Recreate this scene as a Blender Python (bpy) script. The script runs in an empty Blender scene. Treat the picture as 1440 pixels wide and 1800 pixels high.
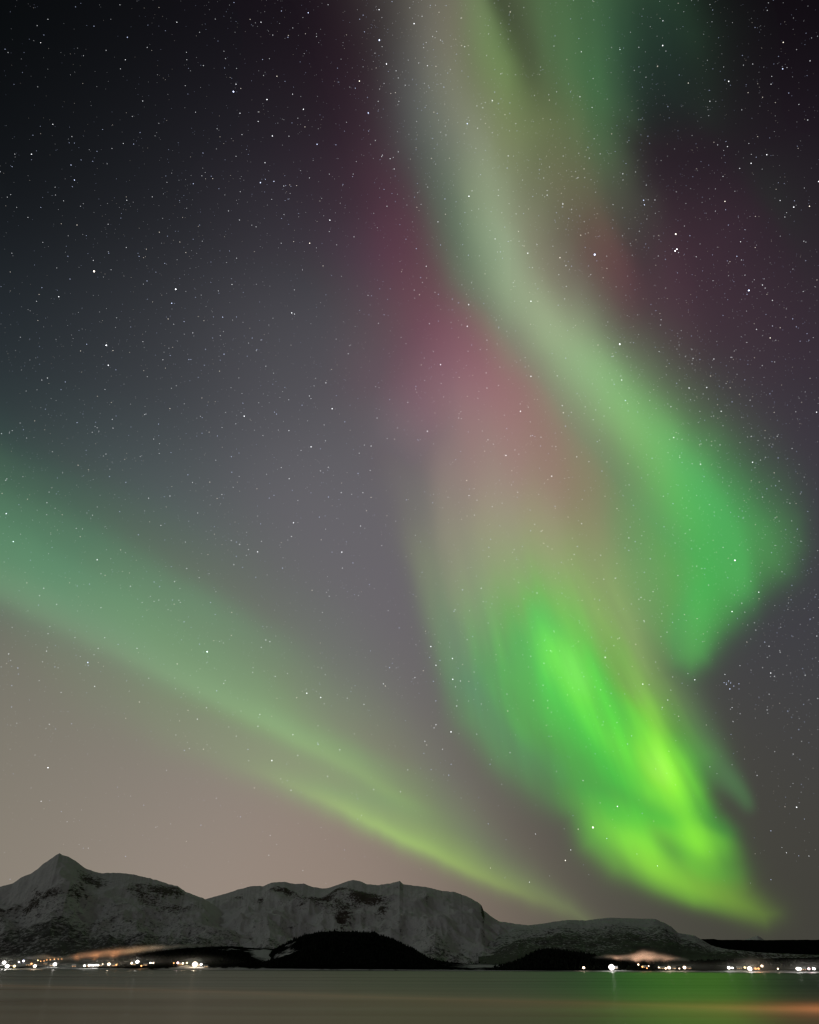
import bpy, math, random
import numpy as np
from mathutils import Vector
random.seed(4); np.random.seed(4)
AST=4; MIST=True; HALO=.0016; WB=.38; WR=(.25,.37); WF=(.52,.08); STREAK=(200.,400.,.76,40.)
# ---------- camera numbers (photo pixels 1440 x 1800) ----------
FPX=1200.0; PITCH=math.radians(33.75); ROLL=math.radians(0.2); CAM_H=9.0
def ray(px,py):
    """direction (x right, y ahead, z up) seen at a photo pixel"""
    x=(np.asarray(px,float)-720)/FPX; z=(900-np.asarray(py,float))/FPX
    c,s=math.cos(ROLL),math.sin(ROLL)
    x,z=c*x-s*z, s*x+c*z
    y=np.ones_like(x)
    Y=y*math.cos(PITCH)-z*math.sin(PITCH); Z=y*math.sin(PITCH)+z*math.cos(PITCH)
    d=np.stack([x,Y,Z],-1); return d/np.linalg.norm(d,axis=-1,keepdims=True)
def lin(c):
    c=np.asarray(c,float)/255
    return np.where(c<=.04045,c/12.92,((c+.055)/1.055)**2.4)
# ---------- the night sky without aurora: directions and colours ----------
SKY=[(0,0,4,7,7),(250,0,10,11,14),(520,0,20,15,22),(900,0,30,26,30),(1200,0,16,14,18),(1430,0,6,3,6),
(0,330,12,15,18),(250,320,30,32,37),(520,320,44,40,48),(900,350,62,54,60),(1250,330,40,32,40),(1440,330,28,24,32),
(0,620,34,42,48),(250,620,56,58,63),(520,620,80,79,85),(850,650,90,82,88),(1200,560,74,56,66),(1440,600,50,42,52),
(0,900,62,78,76),(250,900,82,90,94),(560,900,103,101,106),(900,900,104,98,104),(1250,850,72,66,76),(1440,880,58,56,64),
(0,1180,108,112,100),(300,1150,106,106,100),(680,1130,108,104,109),(950,1150,100,96,98),(1300,1180,66,66,72),(1440,1150,62,63,68),
(0,1300,126,118,107),(150,1220,120,123,110),(150,1310,131,127,117),(300,1360,135,131,122),(0,1420,134,126,112),(150,1440,143,131,122),(300,1430,148,134,126),(600,1470,142,128,120),(850,1390,100,95,95),(1100,1450,90,88,86),(1380,1400,70,66,66),
(0,1570,142,133,120),(300,1560,160,143,129),(620,1560,152,135,120),(880,1590,128,112,98),(1080,1610,86,84,74),(1230,1640,68,66,58),(1400,1640,58,58,48),(1400,1520,66,64,60),
(1120,1380,72,74,62),(1180,1470,64,66,50),(1040,1300,88,86,82),(1230,1360,68,68,62)]
KS=95.0
def base_controls():
    D=ray([a[0] for a in SKY],[a[1] for a in SKY]); C=lin([a[2:] for a in SKY])
    # the rest of the sphere: dim overhead, dusky glow behind the camera
    ex=[((0,-.5,.87),(10,12,14)),((-.8,-.3,.5),(60,66,64)),((.8,-.3,.5),(36,38,42)),((0,-1,.25),(88,84,80)),((-1,-.1,.1),(120,112,102)),((1,0,.1),(60,58,52)),((-.95,.5,.3),(100,108,100)),((.95,.5,.3),(56,54,58)),((0,0,-1),(20,20,20))]
    E=np.array([e[0] for e in ex],float); E/=np.linalg.norm(E,axis=1,keepdims=True)
    return np.vstack([D,E]), np.vstack([C,lin([e[1] for e in ex])])
def base_eval(d):
    D,C=base_controls(); num=np.zeros(d.shape[:-1]+(3,)); den=np.zeros(d.shape[:-1])
    for k in range(len(D)):
        w=np.exp(KS*(d@D[k]-1)); num+=w[...,None]*C[k]; den+=w
    return num/den[...,None]
# ================= camera =================
scene=bpy.context.scene
cam_d=bpy.data.cameras.new("camera"); cam=bpy.data.objects.new("camera",cam_d); scene.collection.objects.link(cam); scene.camera=cam
cam_d.sensor_fit='VERTICAL'; cam_d.sensor_height=36.0; cam_d.lens=24.0; cam_d.clip_start=.5; cam_d.clip_end=400000
cam.location=(0,0,CAM_H)
def _col(px,py): return Vector(ray(px,py))
fw=_col(720,900); rt=(_col(1320,900)-_col(120,900)).normalized(); upv=rt.cross(fw).normalized()
from mathutils import Matrix
cam.rotation_euler=Matrix((rt,upv,-fw)).transposed().to_euler()
# ================= world: the glowing night sky =================
W=bpy.data.worlds.new("World"); scene.world=W; W.use_nodes=True; nt=W.node_tree; nt.nodes.clear()
def N(t,typ,**k):
    n=t.nodes.new(typ)
    for a,b in k.items(): setattr(n,a,b)
    return n
def build_world():
    out=N(nt,'ShaderNodeOutputWorld'); bg=N(nt,'ShaderNodeBackground'); tc=N(nt,'ShaderNodeTexCoord')
    nrm=N(nt,'ShaderNodeVectorMath',operation='NORMALIZE'); nt.links.new(tc.outputs['Generated'],nrm.inputs[0])
    D,C=base_controls(); num=den=None
    for d,c in zip(D,C):
        dp=N(nt,'ShaderNodeVectorMath',operation='DOT_PRODUCT'); nt.links.new(nrm.outputs[0],dp.inputs[0]); dp.inputs[1].default_value=d
        ma=N(nt,'ShaderNodeMath',operation='MULTIPLY_ADD'); nt.links.new(dp.outputs['Value'],ma.inputs[0]); ma.inputs[1].default_value=KS; ma.inputs[2].default_value=-KS
        ex=N(nt,'ShaderNodeMath',operation='EXPONENT'); nt.links.new(ma.outputs[0],ex.inputs[0])
        va=N(nt,'ShaderNodeVectorMath',operation='MULTIPLY_ADD'); va.inputs[0].default_value=c; nt.links.new(ex.outputs[0],va.inputs[1])
        if num is None: va.inputs[2].default_value=(0,0,0)
        else: nt.links.new(num.outputs[0],va.inputs[2])
        sm=N(nt,'ShaderNodeMath',operation='ADD'); nt.links.new(ex.outputs[0],sm.inputs[0])
        if den is None: sm.inputs[1].default_value=1e-12
        else: nt.links.new(den.outputs[0],sm.inputs[1])
        num,den=va,sm
    iv=N(nt,'ShaderNodeMath',operation='DIVIDE'); iv.inputs[0].default_value=1; nt.links.new(den.outputs[0],iv.inputs[1])
    sc=N(nt,'ShaderNodeVectorMath',operation='SCALE'); nt.links.new(num.outputs[0],sc.inputs[0]); nt.links.new(iv.outputs[0],sc.inputs['Scale'])
    nt.links.new(sc.outputs[0],bg.inputs['Color']); bg.inputs['Strength'].default_value=1
    nt.links.new(bg.outputs[0],out.inputs[0])
build_world()
# faint light added for mountain relief, from behind the left shoulder, low
sun=bpy.data.lights.new("relief_light",'SUN'); sun.energy=.10; sun.angle=math.radians(.5); sun.color=(.9,.95,1)
so=bpy.data.objects.new("relief_light",sun); scene.collection.objects.link(so); so.rotation_euler=Vector((.72,.55,-.42)).to_track_quat('-Z','Y').to_euler()
vs=scene.view_settings; scene.display_settings.display_device='sRGB'; vs.view_transform='Standard'; vs.look='None'; vs.exposure=0; vs.gamma=1; vs.use_curve_mapping=False
cy=scene.cycles; cy.use_denoising=True; cy.transparent_max_bounces=32; cy.max_bounces=6; cy.volume_bounces=1; cy.use_light_tree=True
cy.sample_clamp_indirect=4; cy.pixel_filter_type='BLACKMAN_HARRIS'; cy.filter_width=1.4
cy.volume_max_steps=256
try: cy.use_adaptive_sampling=False
except Exception: pass
# ================= helpers =================
COL=scene.collection
def link(o,parent=None,loc=None):
    COL.objects.link(o)
    if parent is not None: o.parent=parent
    if loc is not None: o.location=loc
    return o
def tag(o,label=None,cat=None,group=None,kind=None):
    for k,v in (('label',label),('category',cat),('group',group),('kind',kind)):
        if v: o[k]=v
    return o
def mesh_np(name,verts,faces,mat,attrs=None,smooth=True):
    """faces: (n,4) or (n,3) int array"""
    me=bpy.data.meshes.new(name); verts=np.asarray(verts,np.float32); faces=np.asarray(faces,np.int32); k=faces.shape[1]
    me.vertices.add(len(verts)); me.vertices.foreach_set('co',verts.ravel())
    me.loops.add(faces.size); me.loops.foreach_set('vertex_index',faces.ravel())
    me.polygons.add(len(faces)); me.polygons.foreach_set('loop_start',np.arange(len(faces),dtype=np.int32)*k)
    me.polygons.foreach_set('loop_total',np.full(len(faces),k,np.int32)) if False else None
    me.update(calc_edges=True); me.validate()
    if smooth: me.polygons.foreach_set('use_smooth',np.ones(len(me.polygons),bool))
    for an,av in (attrs or {}).items():
        av=np.asarray(av,np.float32)
        if av.ndim==2:
            a=me.attributes.new(an,'FLOAT_COLOR','POINT'); a.data.foreach_set('color',np.c_[av,np.ones(len(av),np.float32)].astype(np.float32).ravel())
        else:
            a=me.attributes.new(an,'FLOAT','POINT'); a.data.foreach_set('value',av)
    me.materials.append(mat)
    return bpy.data.objects.new(name,me)
def mat_new(name):
    m=bpy.data.materials.new(name); m.use_nodes=True; t=m.node_tree; t.nodes.clear(); return m,t
def add_emit(name,src=None,color=(1,1,1),strength=1.):
    """light-giving, otherwise clear gas or point: emission added to what lies behind"""
    m,t=mat_new(name); o=N(t,'ShaderNodeOutputMaterial'); e=N(t,'ShaderNodeEmission'); tr=N(t,'ShaderNodeBsdfTransparent'); a=N(t,'ShaderNodeAddShader')
    if src:
        at=N(t,'ShaderNodeAttribute',attribute_name=src); t.links.new(at.outputs['Color'],e.inputs['Color'])
    else: e.inputs['Color'].default_value=(*color,1)
    e.inputs['Strength'].default_value=strength
    t.links.new(e.outputs[0],a.inputs[0]); t.links.new(tr.outputs[0],a.inputs[1]); t.links.new(a.outputs[0],o.inputs[0])
    m.cycles.emission_sampling='NONE'
    return m
STARS='''165.5,477,3,w 309,508.5,2,n 302,533,1.2,b 187,607,1.9,n 190.5,642,1.5,n 410.5,161,2.1,b 415,148,1.1,n 469.5,175,1.5,n 533.5,192,1.2,n 459,39,1.1,n 542,22.5,1.2,b 311,39,1,n 224,65.5,1.1,b 220.5,105,.9,n 328,92,.7,n 328.5,105,.6,n 251,177.5,.8,n 422,199,1,n 479,239,1.3,n 487,134,1,w 514.5,165.5,.8,n 454,213.5,1,n 557.5,253.5,1.3,b 466,286,1.1,n 458,321,1.7,b 481.5,319,1.1,b 499,327,.8,n 422.5,337,.7,n 340,323,.9,b 355,309,.7,n 580,387,1.3,n 544.5,427.5,1.3,w 632,142.5,1.5,w 647.5,198.5,1.6,b 666.5,17,1.2,n 667,70.5,2,b 679.5,112.5,1.6,n 660,247,.8,n 671,275,.8,n 686,279,.8,n 693,297,.8,n 621,306,.7,n 579,306,.7,n 55.5,271,1.2,n 93,218.5,1.1,n 125,290,1,b 131,316.5,1.3,b 71.5,75,.9,n 65.5,45,.6,n 147,98,.5,n 212,121,.7,n 197,261,.6,n 13,346.5,.7,n 19,342,.6,n 103.5,521.5,1.2,n 135.5,395.5,.8,w 75.5,426,.7,n 21,445,.6,n 100,471,.6,n 83.5,664.5,1,n 513,550,1.3,n 518,552,.8,n 408,500,.8,n 517.5,509.5,.7,n 394,622.5,1,b 429.5,731.5,1.6,n 573,673,1,n 584,718.5,1.5,n 481,656,.7,n 332,632,.8,b 223,352,.8,n 112,353,.7,n 97,329,.6,n 358.5,563.5,.7,w 547,785.5,1.4,n 600,866,1.1,n 638,866,.9,n 652.5,784,1,n 508,757,1,n 544,696,.8,n 455,708,.6,n 397,725,.6,n 86.5,865,.7,n 171,752,.7,n 174,758,.6,n 47,770,.6,n 508.5,841.5,1,n 379.5,809,.7,n 338.5,848,.8,n 280.5,780,.6,n 310,678,.6,n
728,41.5,1.5,n 897,21,1,w 1165.5,36.5,1,n 1165,80,1.7,n 1090,87,1,t 1156,116.5,1,w 1377,74.5,1.2,w 1376,121,1.4,b 1281,143,1.6,n 1355.5,148,.8,n 1424,107,.8,n 1022,91,1,n 974,81,.7,n 751.5,115.5,1,n 817,82,.9,n 865.5,177,1.2,n 821.5,217.5,1.6,b 1019.5,170,1,n 1041,189,.8,n 1248,178,.9,n 1210,146,.9,w 893.5,274,1,n 824.5,345,1.7,n 962,343,1.1,n 989.5,358.5,1.2,n 1005,368,.8,n 1036,278,.8,n 1095,305.5,1,n 1131.5,352,1.4,b 1133,360,1.2,b 1151.5,351.5,.8,n 1279,257.5,1,n 1348,272,1.2,n 1320.5,287,1.2,n 1300.5,296,.8,n 1274.5,354,1.2,w 1371.5,352.5,1,n 1395.5,364,1.6,n 1423,362.5,1.2,w 1439,319,1.3,n 1420,211,.9,n 1021,413.5,1.1,w 1045.5,447.5,3,b 1188,411.5,2,w 1187,441,2,n 1190,438,1.8,n 984.5,453,1.2,w 995,467,1,n 928,445,1.2,n 870.5,420,1,n 933.5,529.5,1.4,n 1316.5,510.5,2.4,b 1340.5,501,1.1,n 1358,528,1.1,n 1302,425,1,n 1295.5,450.5,1,b 749.5,468,1,n 737.5,518,1,w 824,535.5,1.2,n 755,569,.9,n 821.5,573.5,1.2,n 732,437,.9,b 770,390,1,n 1089.5,605,2.1,n 1093,668,1.2,n 1354,594,1.2,w 1330,579,1,n 1218.5,630,1,n 1255,631,1,n 774.5,641,1.3,n 933.5,661.5,1.3,n 915,723,1.7,n 914.5,710,.7,n 988.5,713,1,n 751.5,758,1.3,n 889.5,800.5,1.3,n 970,837,1.2,n 1014,803,1,n 824.5,871,1,n 820.5,844.5,1,w 1099.5,704,1.2,b 1184.5,769,1.2,n 1211.5,682,1.2,n 1242.5,681,1.2,n 1179.5,715,1,n 1268,723,1.2,n 1435.5,724.5,1.3,n 1323,812.5,1.5,n 1321,767,.8,n 1366.5,767,1,n 1231.5,816,1.2,n 1195,804,1,n
11,903,1.3,n 23.5,952,1.7,t 171,984,1.2,n 77,1034,.8,n 229.5,1030.5,.8,n 307,1022.5,.9,n 421.5,957,1,n 453,970,1.2,n 437,966,.8,n 516,919,1.2,n 512.5,943,1.1,n 601,970.5,1.4,n 634,924.5,1,n 283,923.5,.8,n 271,1057,.7,n 317,1059,.7,n 154.5,1164.5,1.7,b 166.5,1206.5,1.1,n 82,1144.5,.9,n 15.5,1149.5,1,n 19,1161,.7,n 364.5,1145.5,1.9,t 241,1139.5,.8,n 386,1127.5,.7,n 685,1173.5,1.1,b 674,1202,1.1,n 539.5,1218.5,1.5,n 564,1226,1.3,n 484,1189,.8,n 467.5,1125,.9,n 474.5,1128,.8,n 478,1337,1.5,n 363,1244,.8,n 347,1264,.8,n 453.5,1276.5,.9,n 515,1291.5,.9,n 597.5,1318,.8,n 640,1238,.8,n 84.5,1349.5,1.7,n 72.5,1408.5,.9,n 293,1354,.6,n 657,1388,.8,n
1292,985,2,n 1287,1075,1.5,n 1334,1041,1.2,n 1132,1091,1,n 1127,1050,1,n 1081.5,1016.5,.8,n 1105.5,945.5,1,n 1022.5,920.5,1,n 1009.5,974.5,.8,n 846,1034,1,n 757.5,1136.5,1.5,n 766.5,1169.5,1.2,n 795.5,1157.5,1.4,n 796,1194,1.7,n 809.5,1197,1,n 803,1241,1.1,n 793,1286.5,1.7,n 766.5,1274,1,n 747,1303,.8,n 778,1317,.8,n 1064,1155.5,1.5,n 1130,1202.5,1.2,n 1164.5,1243.5,1,n 1174,1230.5,1,n 1221.5,1195,1.2,n 1277,1203,1,b 1283,1211,1.2,b 1281,1197,.9,b 1284.5,1200.5,.9,b 1290,1206,.8,b 1273,1200,.8,b 1299,1202,.8,b 1355,1183,1.2,n 1361.5,1189,1.1,n 1415.5,1187,1,n 1352,1136,1.1,n 1331,1363,.8,n 1400.5,1419,1.7,n 1394.5,1325.5,.9,n 1042.5,1454.5,2.6,w 1085.5,1417.5,1.6,n 994,1512.5,1.6,w 1003.5,1494,1,n 941.5,1466,.8,n 1025,1372,1,n 1016.5,1457.5,.9,w 938,1231.5,.9,n 1436,1118,.9,n 1382.5,1499,.8,n
'''
# ---------- aurora: ribbons (x, y, width on the left of travel, width on the right, r, g, b linear glow) ----------
def smooth(pts,n=14):
    p=np.array(pts,float); p=np.vstack([2*p[0]-p[1],p,2*p[-1]-p[-2]]); out=[]
    for i in range(1,len(p)-2):
        for t in np.arange(n)/n:
            a,b,c,d=p[i-1:i+3]
            out.append(.5*((2*b)+(-a+c)*t+(2*a-5*b+4*c-d)*t*t+(-a+3*b-3*c+d)*t**3))
    out.append(p[-2]); return np.array(out)
def ribbon(X,Y,pts,pl=2.,pr=2.,soft=28.):
    """sum of a soft-edged ribbon at X,Y; pl/pr = sharpness of the left / right flank"""
    s=smooth(pts); T=np.gradient(s[:,:2],axis=0); T/=np.linalg.norm(T,axis=1,keepdims=True)
    lo=s[:,:2].min(0)-3.2*s[:,2:4].max(); hi=s[:,:2].max(0)+3.2*s[:,2:4].max()
    m=(X>lo[0])&(X<hi[0])&(Y>lo[1])&(Y<hi[1]); x=X[m]; y=Y[m]
    out=np.zeros(X.shape+(3,)); 
    if not m.any(): return out
    res=np.zeros((len(x),3))
    for a in range(0,len(x),20000):
        xx=x[a:a+20000,None]; yy=y[a:a+20000,None]
        dx=xx-s[:,0]; dy=yy-s[:,1]; d2=dx*dx+dy*dy
        w=np.exp(-(d2-d2.min(1,keepdims=True))/(2*soft*soft)); w/=w.sum(1,keepdims=True)
        sd=(w*(dx*T[:,1]-dy*T[:,0])).sum(1)     # >0 : left of travel when y runs down
        al=(w*(dx*T[:,0]+dy*T[:,1])).sum(1)     # overshoot past an end
        P=w@s[:,2:]
        wl,wr=np.maximum(P[:,0],1),np.maximum(P[:,1],1)
        f=np.where(sd>0,np.exp(-(np.abs(sd)/wl)**pl),np.exp(-(np.abs(sd)/wr)**pr))
        f*=np.exp(-(np.abs(al)/(.5*(wl+wr)))**2)
        res[a:a+20000]=np.maximum(P[:,2:5],0)*f[:,None]
    out[m]=res; return out
def blob(X,Y,cx,cy,rx,ry,ang,c,p=1.):
    a=math.radians(ang); dx=X-cx; dy=Y-cy
    u=(dx*math.cos(a)+dy*math.sin(a))/rx; v=(-dx*math.sin(a)+dy*math.cos(a))/ry
    return np.exp(-(u*u+v*v)**p)[...,None]*np.array(c,float)
def vnoise(x,y,seed):
    rs=np.random.RandomState(seed); g=rs.rand(128,128)
    xi=np.floor(x).astype(int); yi=np.floor(y).astype(int); fx=x-xi; fy=y-yi
    fx=fx*fx*(3-2*fx); fy=fy*fy*(3-2*fy)
    a=g[xi%128,yi%128]; b=g[(xi+1)%128,yi%128]; c=g[xi%128,(yi+1)%128]; d=g[(xi+1)%128,(yi+1)%128]
    return (a*(1-fx)+b*fx)*(1-fy)+(c*(1-fx)+d*fx)*fy
def fbm(x,y,seed,o=3):
    s=0;a=.5
    for k in range(o): s=s+a*vnoise(x*2**k,y*2**k,seed+k); a*=.5
    return s/(1-.5**o)
def rays(X,Y,ox,oy,along,across,seed,amt):
    """streaks that fan out from a far point (ox,oy)"""
    th=np.arctan2(X-ox,oy-Y); r=np.hypot(X-ox,Y-oy)
    n=fbm(th*across,r/along,seed,3)
    return (1+amt*(n-.5)*2)[...,None]
def seg_env(X,Y,poly):
    """soft-edged envelope of a closed outline (x, y, softness)"""
    P=np.array(poly,float); Q=np.roll(P,-1,0); sh=X.shape; x=X.ravel(); y=Y.ravel(); out=np.zeros(len(x))
    for a in range(0,len(x),20000):
        xx=x[a:a+20000,None]; yy=y[a:a+20000,None]
        ex,ey=Q[:,0]-P[:,0],Q[:,1]-P[:,1]
        t=np.clip(((xx-P[:,0])*ex+(yy-P[:,1])*ey)/(ex*ex+ey*ey),0,1)
        d=np.hypot(xx-P[:,0]-t*ex,yy-P[:,1]-t*ey); sf=P[:,2]+t*(Q[:,2]-P[:,2])
        dm=d.min(1); w=np.exp(-(d-dm[:,None])/22); s=(w*sf).sum(1)/w.sum(1); dd=-22*np.log(w.sum(1))+dm
        c=((P[:,1]>yy)!=(Q[:,1]>yy))&(xx<ex*(yy-P[:,1])/np.where(ey==0,1e-9,ey)+P[:,0])
        inside=(c.sum(1)%2)==1
        v=np.where(inside,np.maximum(dm,0),-dm)/s
        out[a:a+20000]=1/(1+np.exp(-np.clip(2.1*v,-30,30)))
    return out.reshape(sh)
def flow(kind,x,y):
    """which way the light streams run at a point (unit vector)"""
    if kind=='fan': a=np.interp(y,[500,1000,1180,1300,1380,1450,1560,1640],[.15,.22,.38,.52,.70,.98,1.12,1.15])
    elif kind=='rib': a=np.interp(y,[-400,100,300,450,600,750,900,1000,1200],[.05,.14,.22,.42,.66,.72,.55,.2,-.2])
    elif kind=='arc': a=np.interp(x,[-400,0,300,700,1100],[1.16,1.12,1.10,1.06,1.02])
    else: a=np.full(np.shape(x),.25)
    return np.sin(a),np.cos(a)
def colours(X,Y,pts,kind='',ka=1.55,kc=.72):
    P=np.array(pts,float); C=lin(P[:,2:5]); d=np.hypot(P[:,None,0]-P[None,:,0],P[:,None,1]-P[None,:,1])
    sg=.56*np.sort(d,1)[:,1:4].mean(1)
    fx,fy=flow(kind,P[:,0],P[:,1])
    sh=X.shape; x=X.ravel(); y=Y.ravel(); out=np.zeros((len(x),3))
    for a in range(0,len(x),20000):
        dx=x[a:a+20000,None]-P[:,0]; dy=y[a:a+20000,None]-P[:,1]
        al=dx*fx+dy*fy; ac=dx*fy-dy*fx
        w=np.exp(-((al/ka)**2+(ac/kc)**2)/(2*sg**2))+1e-3/(1+(dx*dx+dy*dy)/900.)**2
        out[a:a+20000]=(w@C)/w.sum(1,keepdims=True)
    return out.reshape(sh+(3,))
def P3(s): return [tuple(float(v) for v in q.split(',')) for q in s.split()]
RED_E=P3("470,-300,130 500,0,120 520,150,115 535,300,110 565,480,100 640,620,70 668,760,50 760,860,80 900,900,80 1040,860,60 1000,700,60 900,560,60 800,420,60 740,250,60 700,50,60 690,-100,60")
RED_C=P3("560,0,26,17,26 620,60,36,23,33 660,60,48,34,42 560,200,38,27,37 640,200,52,36,47 700,220,64,46,56 560,320,54,42,52 600,330,62,45,56 540,450,62,54,64 650,330,68,47,59 710,330,82,53,66 610,450,76,58,71 680,430,86,58,72 740,420,96,60,74 630,540,86,71,83 690,520,98,65,80 760,500,105,67,79 740,570,113,77,89 810,580,126,82,96 800,620,132,92,104 870,640,146,96,108 700,620,100,74,86 760,690,138,98,112 830,720,150,106,118 900,720,154,98,112 960,770,150,108,112 720,780,112,104,110 800,820,140,124,122 900,850,146,130,122 1000,850,142,116,108")
CUR_E=P3("640,640,70 660,770,42 695,880,26 724,990,17 746,1080,18 776,1180,22 808,1270,26 870,1345,30 950,1400,32 1005,1435,22 1030,1485,24 1080,1530,20 1150,1562,16 1220,1590,13 1290,1610,12 1345,1624,14 1362,1606,26 1318,1570,30 1296,1520,24 1288,1465,20 1262,1432,14 1246,1400,18 1240,1330,28 1204,1250,28 1172,1185,24 1165,1120,50 1180,1000,80 1150,880,80 1040,780,60 940,720,90 800,700,90")
CUR_C=P3("""715,880,112,108,108 742,985,126,130,110 766,1085,120,138,108 790,1170,110,142,104 822,1255,98,142,98 880,1330,94,140,94 950,1385,90,136,84 1010,1425,94,142,70
700,700,98,84,92 760,740,130,106,114 830,770,150,120,120 900,790,156,124,120 960,810,150,120,112 720,790,110,104,108 790,830,142,128,122 870,850,155,140,128 950,880,152,140,120 1030,870,140,125,105 740,900,118,116,112 800,950,142,138,122 880,950,152,152,125 960,960,150,158,118 1040,960,140,150,108 1100,950,115,145,100
760,1020,122,132,114 830,1030,138,150,120 900,1020,135,165,110 960,1030,122,175,98 1020,1020,138,168,105 1080,1040,138,165,105 1130,1060,120,160,100
790,1110,110,132,112 850,1110,112,155,105 910,1100,98,178,88 960,1090,90,195,80 1010,1090,112,190,88 1060,1100,135,170,98 1120,1120,140,165,105 1160,1150,120,140,98
820,1200,98,132,108 870,1190,98,155,98 920,1180,82,180,76 975,1170,110,218,88 1005,1185,130,232,100 1040,1170,92,202,76 1080,1160,112,178,80 1120,1190,130,172,90 1170,1210,112,145,82
860,1280,90,136,100 920,1270,86,158,90 970,1260,84,190,68 1030,1260,100,212,72 1080,1260,92,202,56 1120,1270,110,208,62 1160,1270,130,200,75 1200,1290,92,140,70
920,1340,90,130,96 980,1340,86,155,86 1040,1330,78,176,60 1090,1320,110,217,60 1130,1310,128,236,70 1155,1340,168,246,90 1190,1340,125,226,62 1225,1340,86,160,60
1000,1410,88,135,82 1050,1390,76,160,50 1100,1370,78,186,45 1145,1390,125,232,56 1180,1390,146,242,68 1220,1390,110,205,60 1248,1380,78,142,55
1050,1440,105,188,48 1100,1430,98,202,30 1150,1430,86,196,40 1200,1420,122,222,42 1240,1430,88,175,48 1265,1450,66,120,50
1080,1480,105,172,50 1120,1480,132,220,36 1160,1470,130,217,34 1185,1490,92,176,30 1220,1480,130,222,36 1250,1480,118,206,36 1278,1500,82,136,50
1110,1520,108,160,65 1150,1520,130,204,36 1190,1530,110,182,36 1230,1520,120,202,36 1262,1530,82,138,50
1190,1560,120,178,56 1230,1560,118,174,42 1270,1575,106,152,48 1310,1595,108,138,54 1345,1612,88,105,52""")
RIB_E=P3("560,-400,90 610,-200,80 664,0,66 684,100,54 706,250,46 758,380,42 804,490,38 854,570,38 930,660,40 1000,750,42 1070,855,60 1100,950,85 1130,1050,70 1160,1120,46 1190,1160,26 1216,1172,24 1244,1158,22 1268,1110,26 1300,1066,30 1350,1032,32 1388,1002,30 1402,960,32 1396,910,38 1360,850,50 1310,780,56 1230,690,56 1150,620,50 1096,570,40 1040,500,44 970,420,50 950,330,60 950,230,46 905,100,26 866,0,22 820,-120,25 760,-400,40")
RIB_C=P3("""690,-200,70,66,64 760,-200,112,110,94 690,20,66,62,62 740,40,115,112,102 790,40,112,108,92 840,20,108,126,88 870,60,108,134,86 730,150,98,100,98 790,150,120,122,104 840,140,104,108,82 895,130,112,138,85 725,240,80,82,82 780,240,110,115,104 840,230,130,136,115 890,220,118,125,90 930,230,115,130,86 780,330,96,108,94 830,330,128,140,113 875,340,141,156,126 920,320,128,134,106 810,420,96,112,94 850,420,130,148,120 890,430,151,170,139 930,430,136,136,112 840,500,112,126,104 890,510,148,165,133 940,520,150,162,132 990,510,120,112,100 900,570,132,138,117 960,580,156,173,136 1020,580,148,166,130 1070,590,105,106,92 960,650,138,140,118 1020,660,142,176,129 1080,660,136,181,123 1140,660,100,112,90 1040,740,134,146,114 1100,750,130,182,113 1160,740,118,176,106 1230,740,82,102,78 1100,820,114,136,100 1150,830,110,179,98 1210,820,90,172,98 1270,820,78,136,84 1320,840,70,94,74 1150,900,106,158,98 1200,900,90,180,92 1250,890,80,170,92 1310,890,76,142,84 1360,900,73,114,78 1180,970,90,164,90 1230,970,78,162,86 1280,960,78,160,88 1340,960,80,146,84 1385,960,77,124,79 1190,1040,82,164,86 1240,1030,74,174,84 1290,1020,82,168,88 1350,1000,74,118,75 1190,1090,94,160,92 1230,1090,86,180,90 1265,1080,80,150,80 1215,1150,90,152,85 1240,1130,82,150,82""")
UP_E=P3("840,-400,40 850,-100,30 885,0,30 926,100,34 945,200,60 945,330,70 985,440,80 1060,600,80 1180,640,110 1290,540,120 1290,400,110 1180,370,70 1128,330,30 1102,258,22 1104,225,44 1150,215,80 1200,180,80 1215,60,70 1170,-100,60 1080,-400,60")
UP_C=P3("""900,-200,82,94,66 1000,-200,75,115,74 1100,-200,44,70,52 920,20,82,94,68 970,30,80,117,76 1030,40,70,106,71 1090,60,50,80,60 1150,80,34,50,44 930,110,88,98,72 980,130,82,120,78 1040,150,68,110,72 1085,150,54,80,60 1085,200,62,86,64 1120,150,42,58,50 1150,160,32,42,40 950,200,108,122,82 1000,210,95,116,78 1050,210,73,107,71 960,280,112,112,84 1010,280,98,105,78 1060,270,81,104,74 1095,290,72,84,66 970,350,112,104,86 1030,350,100,96,78 1090,350,84,84,72 1120,370,66,66,62 1000,420,105,88,78 1060,430,105,80,74 1080,490,106,68,74 1130,440,66,52,58 1040,460,112,80,76 1110,540,92,62,70 1180,480,76,54,64 1180,560,78,58,67 1250,520,66,50,60 1240,430,60,43,54 1200,380,58,42,50 1150,620,80,66,70 1140,560,70,53,61""")
ARC_E=P3("-450,520,170 -300,600,170 0,760,150 200,860,125 400,960,100 560,1080,90 680,1230,66 790,1380,48 900,1500,34 1010,1590,22 1050,1630,20 1000,1607,15 900,1570,15 800,1528,15 700,1484,15 620,1447,15 560,1418,18 480,1388,22 380,1350,24 280,1310,34 160,1220,60 0,1080,34 -300,900,40 -450,830,40")
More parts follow.
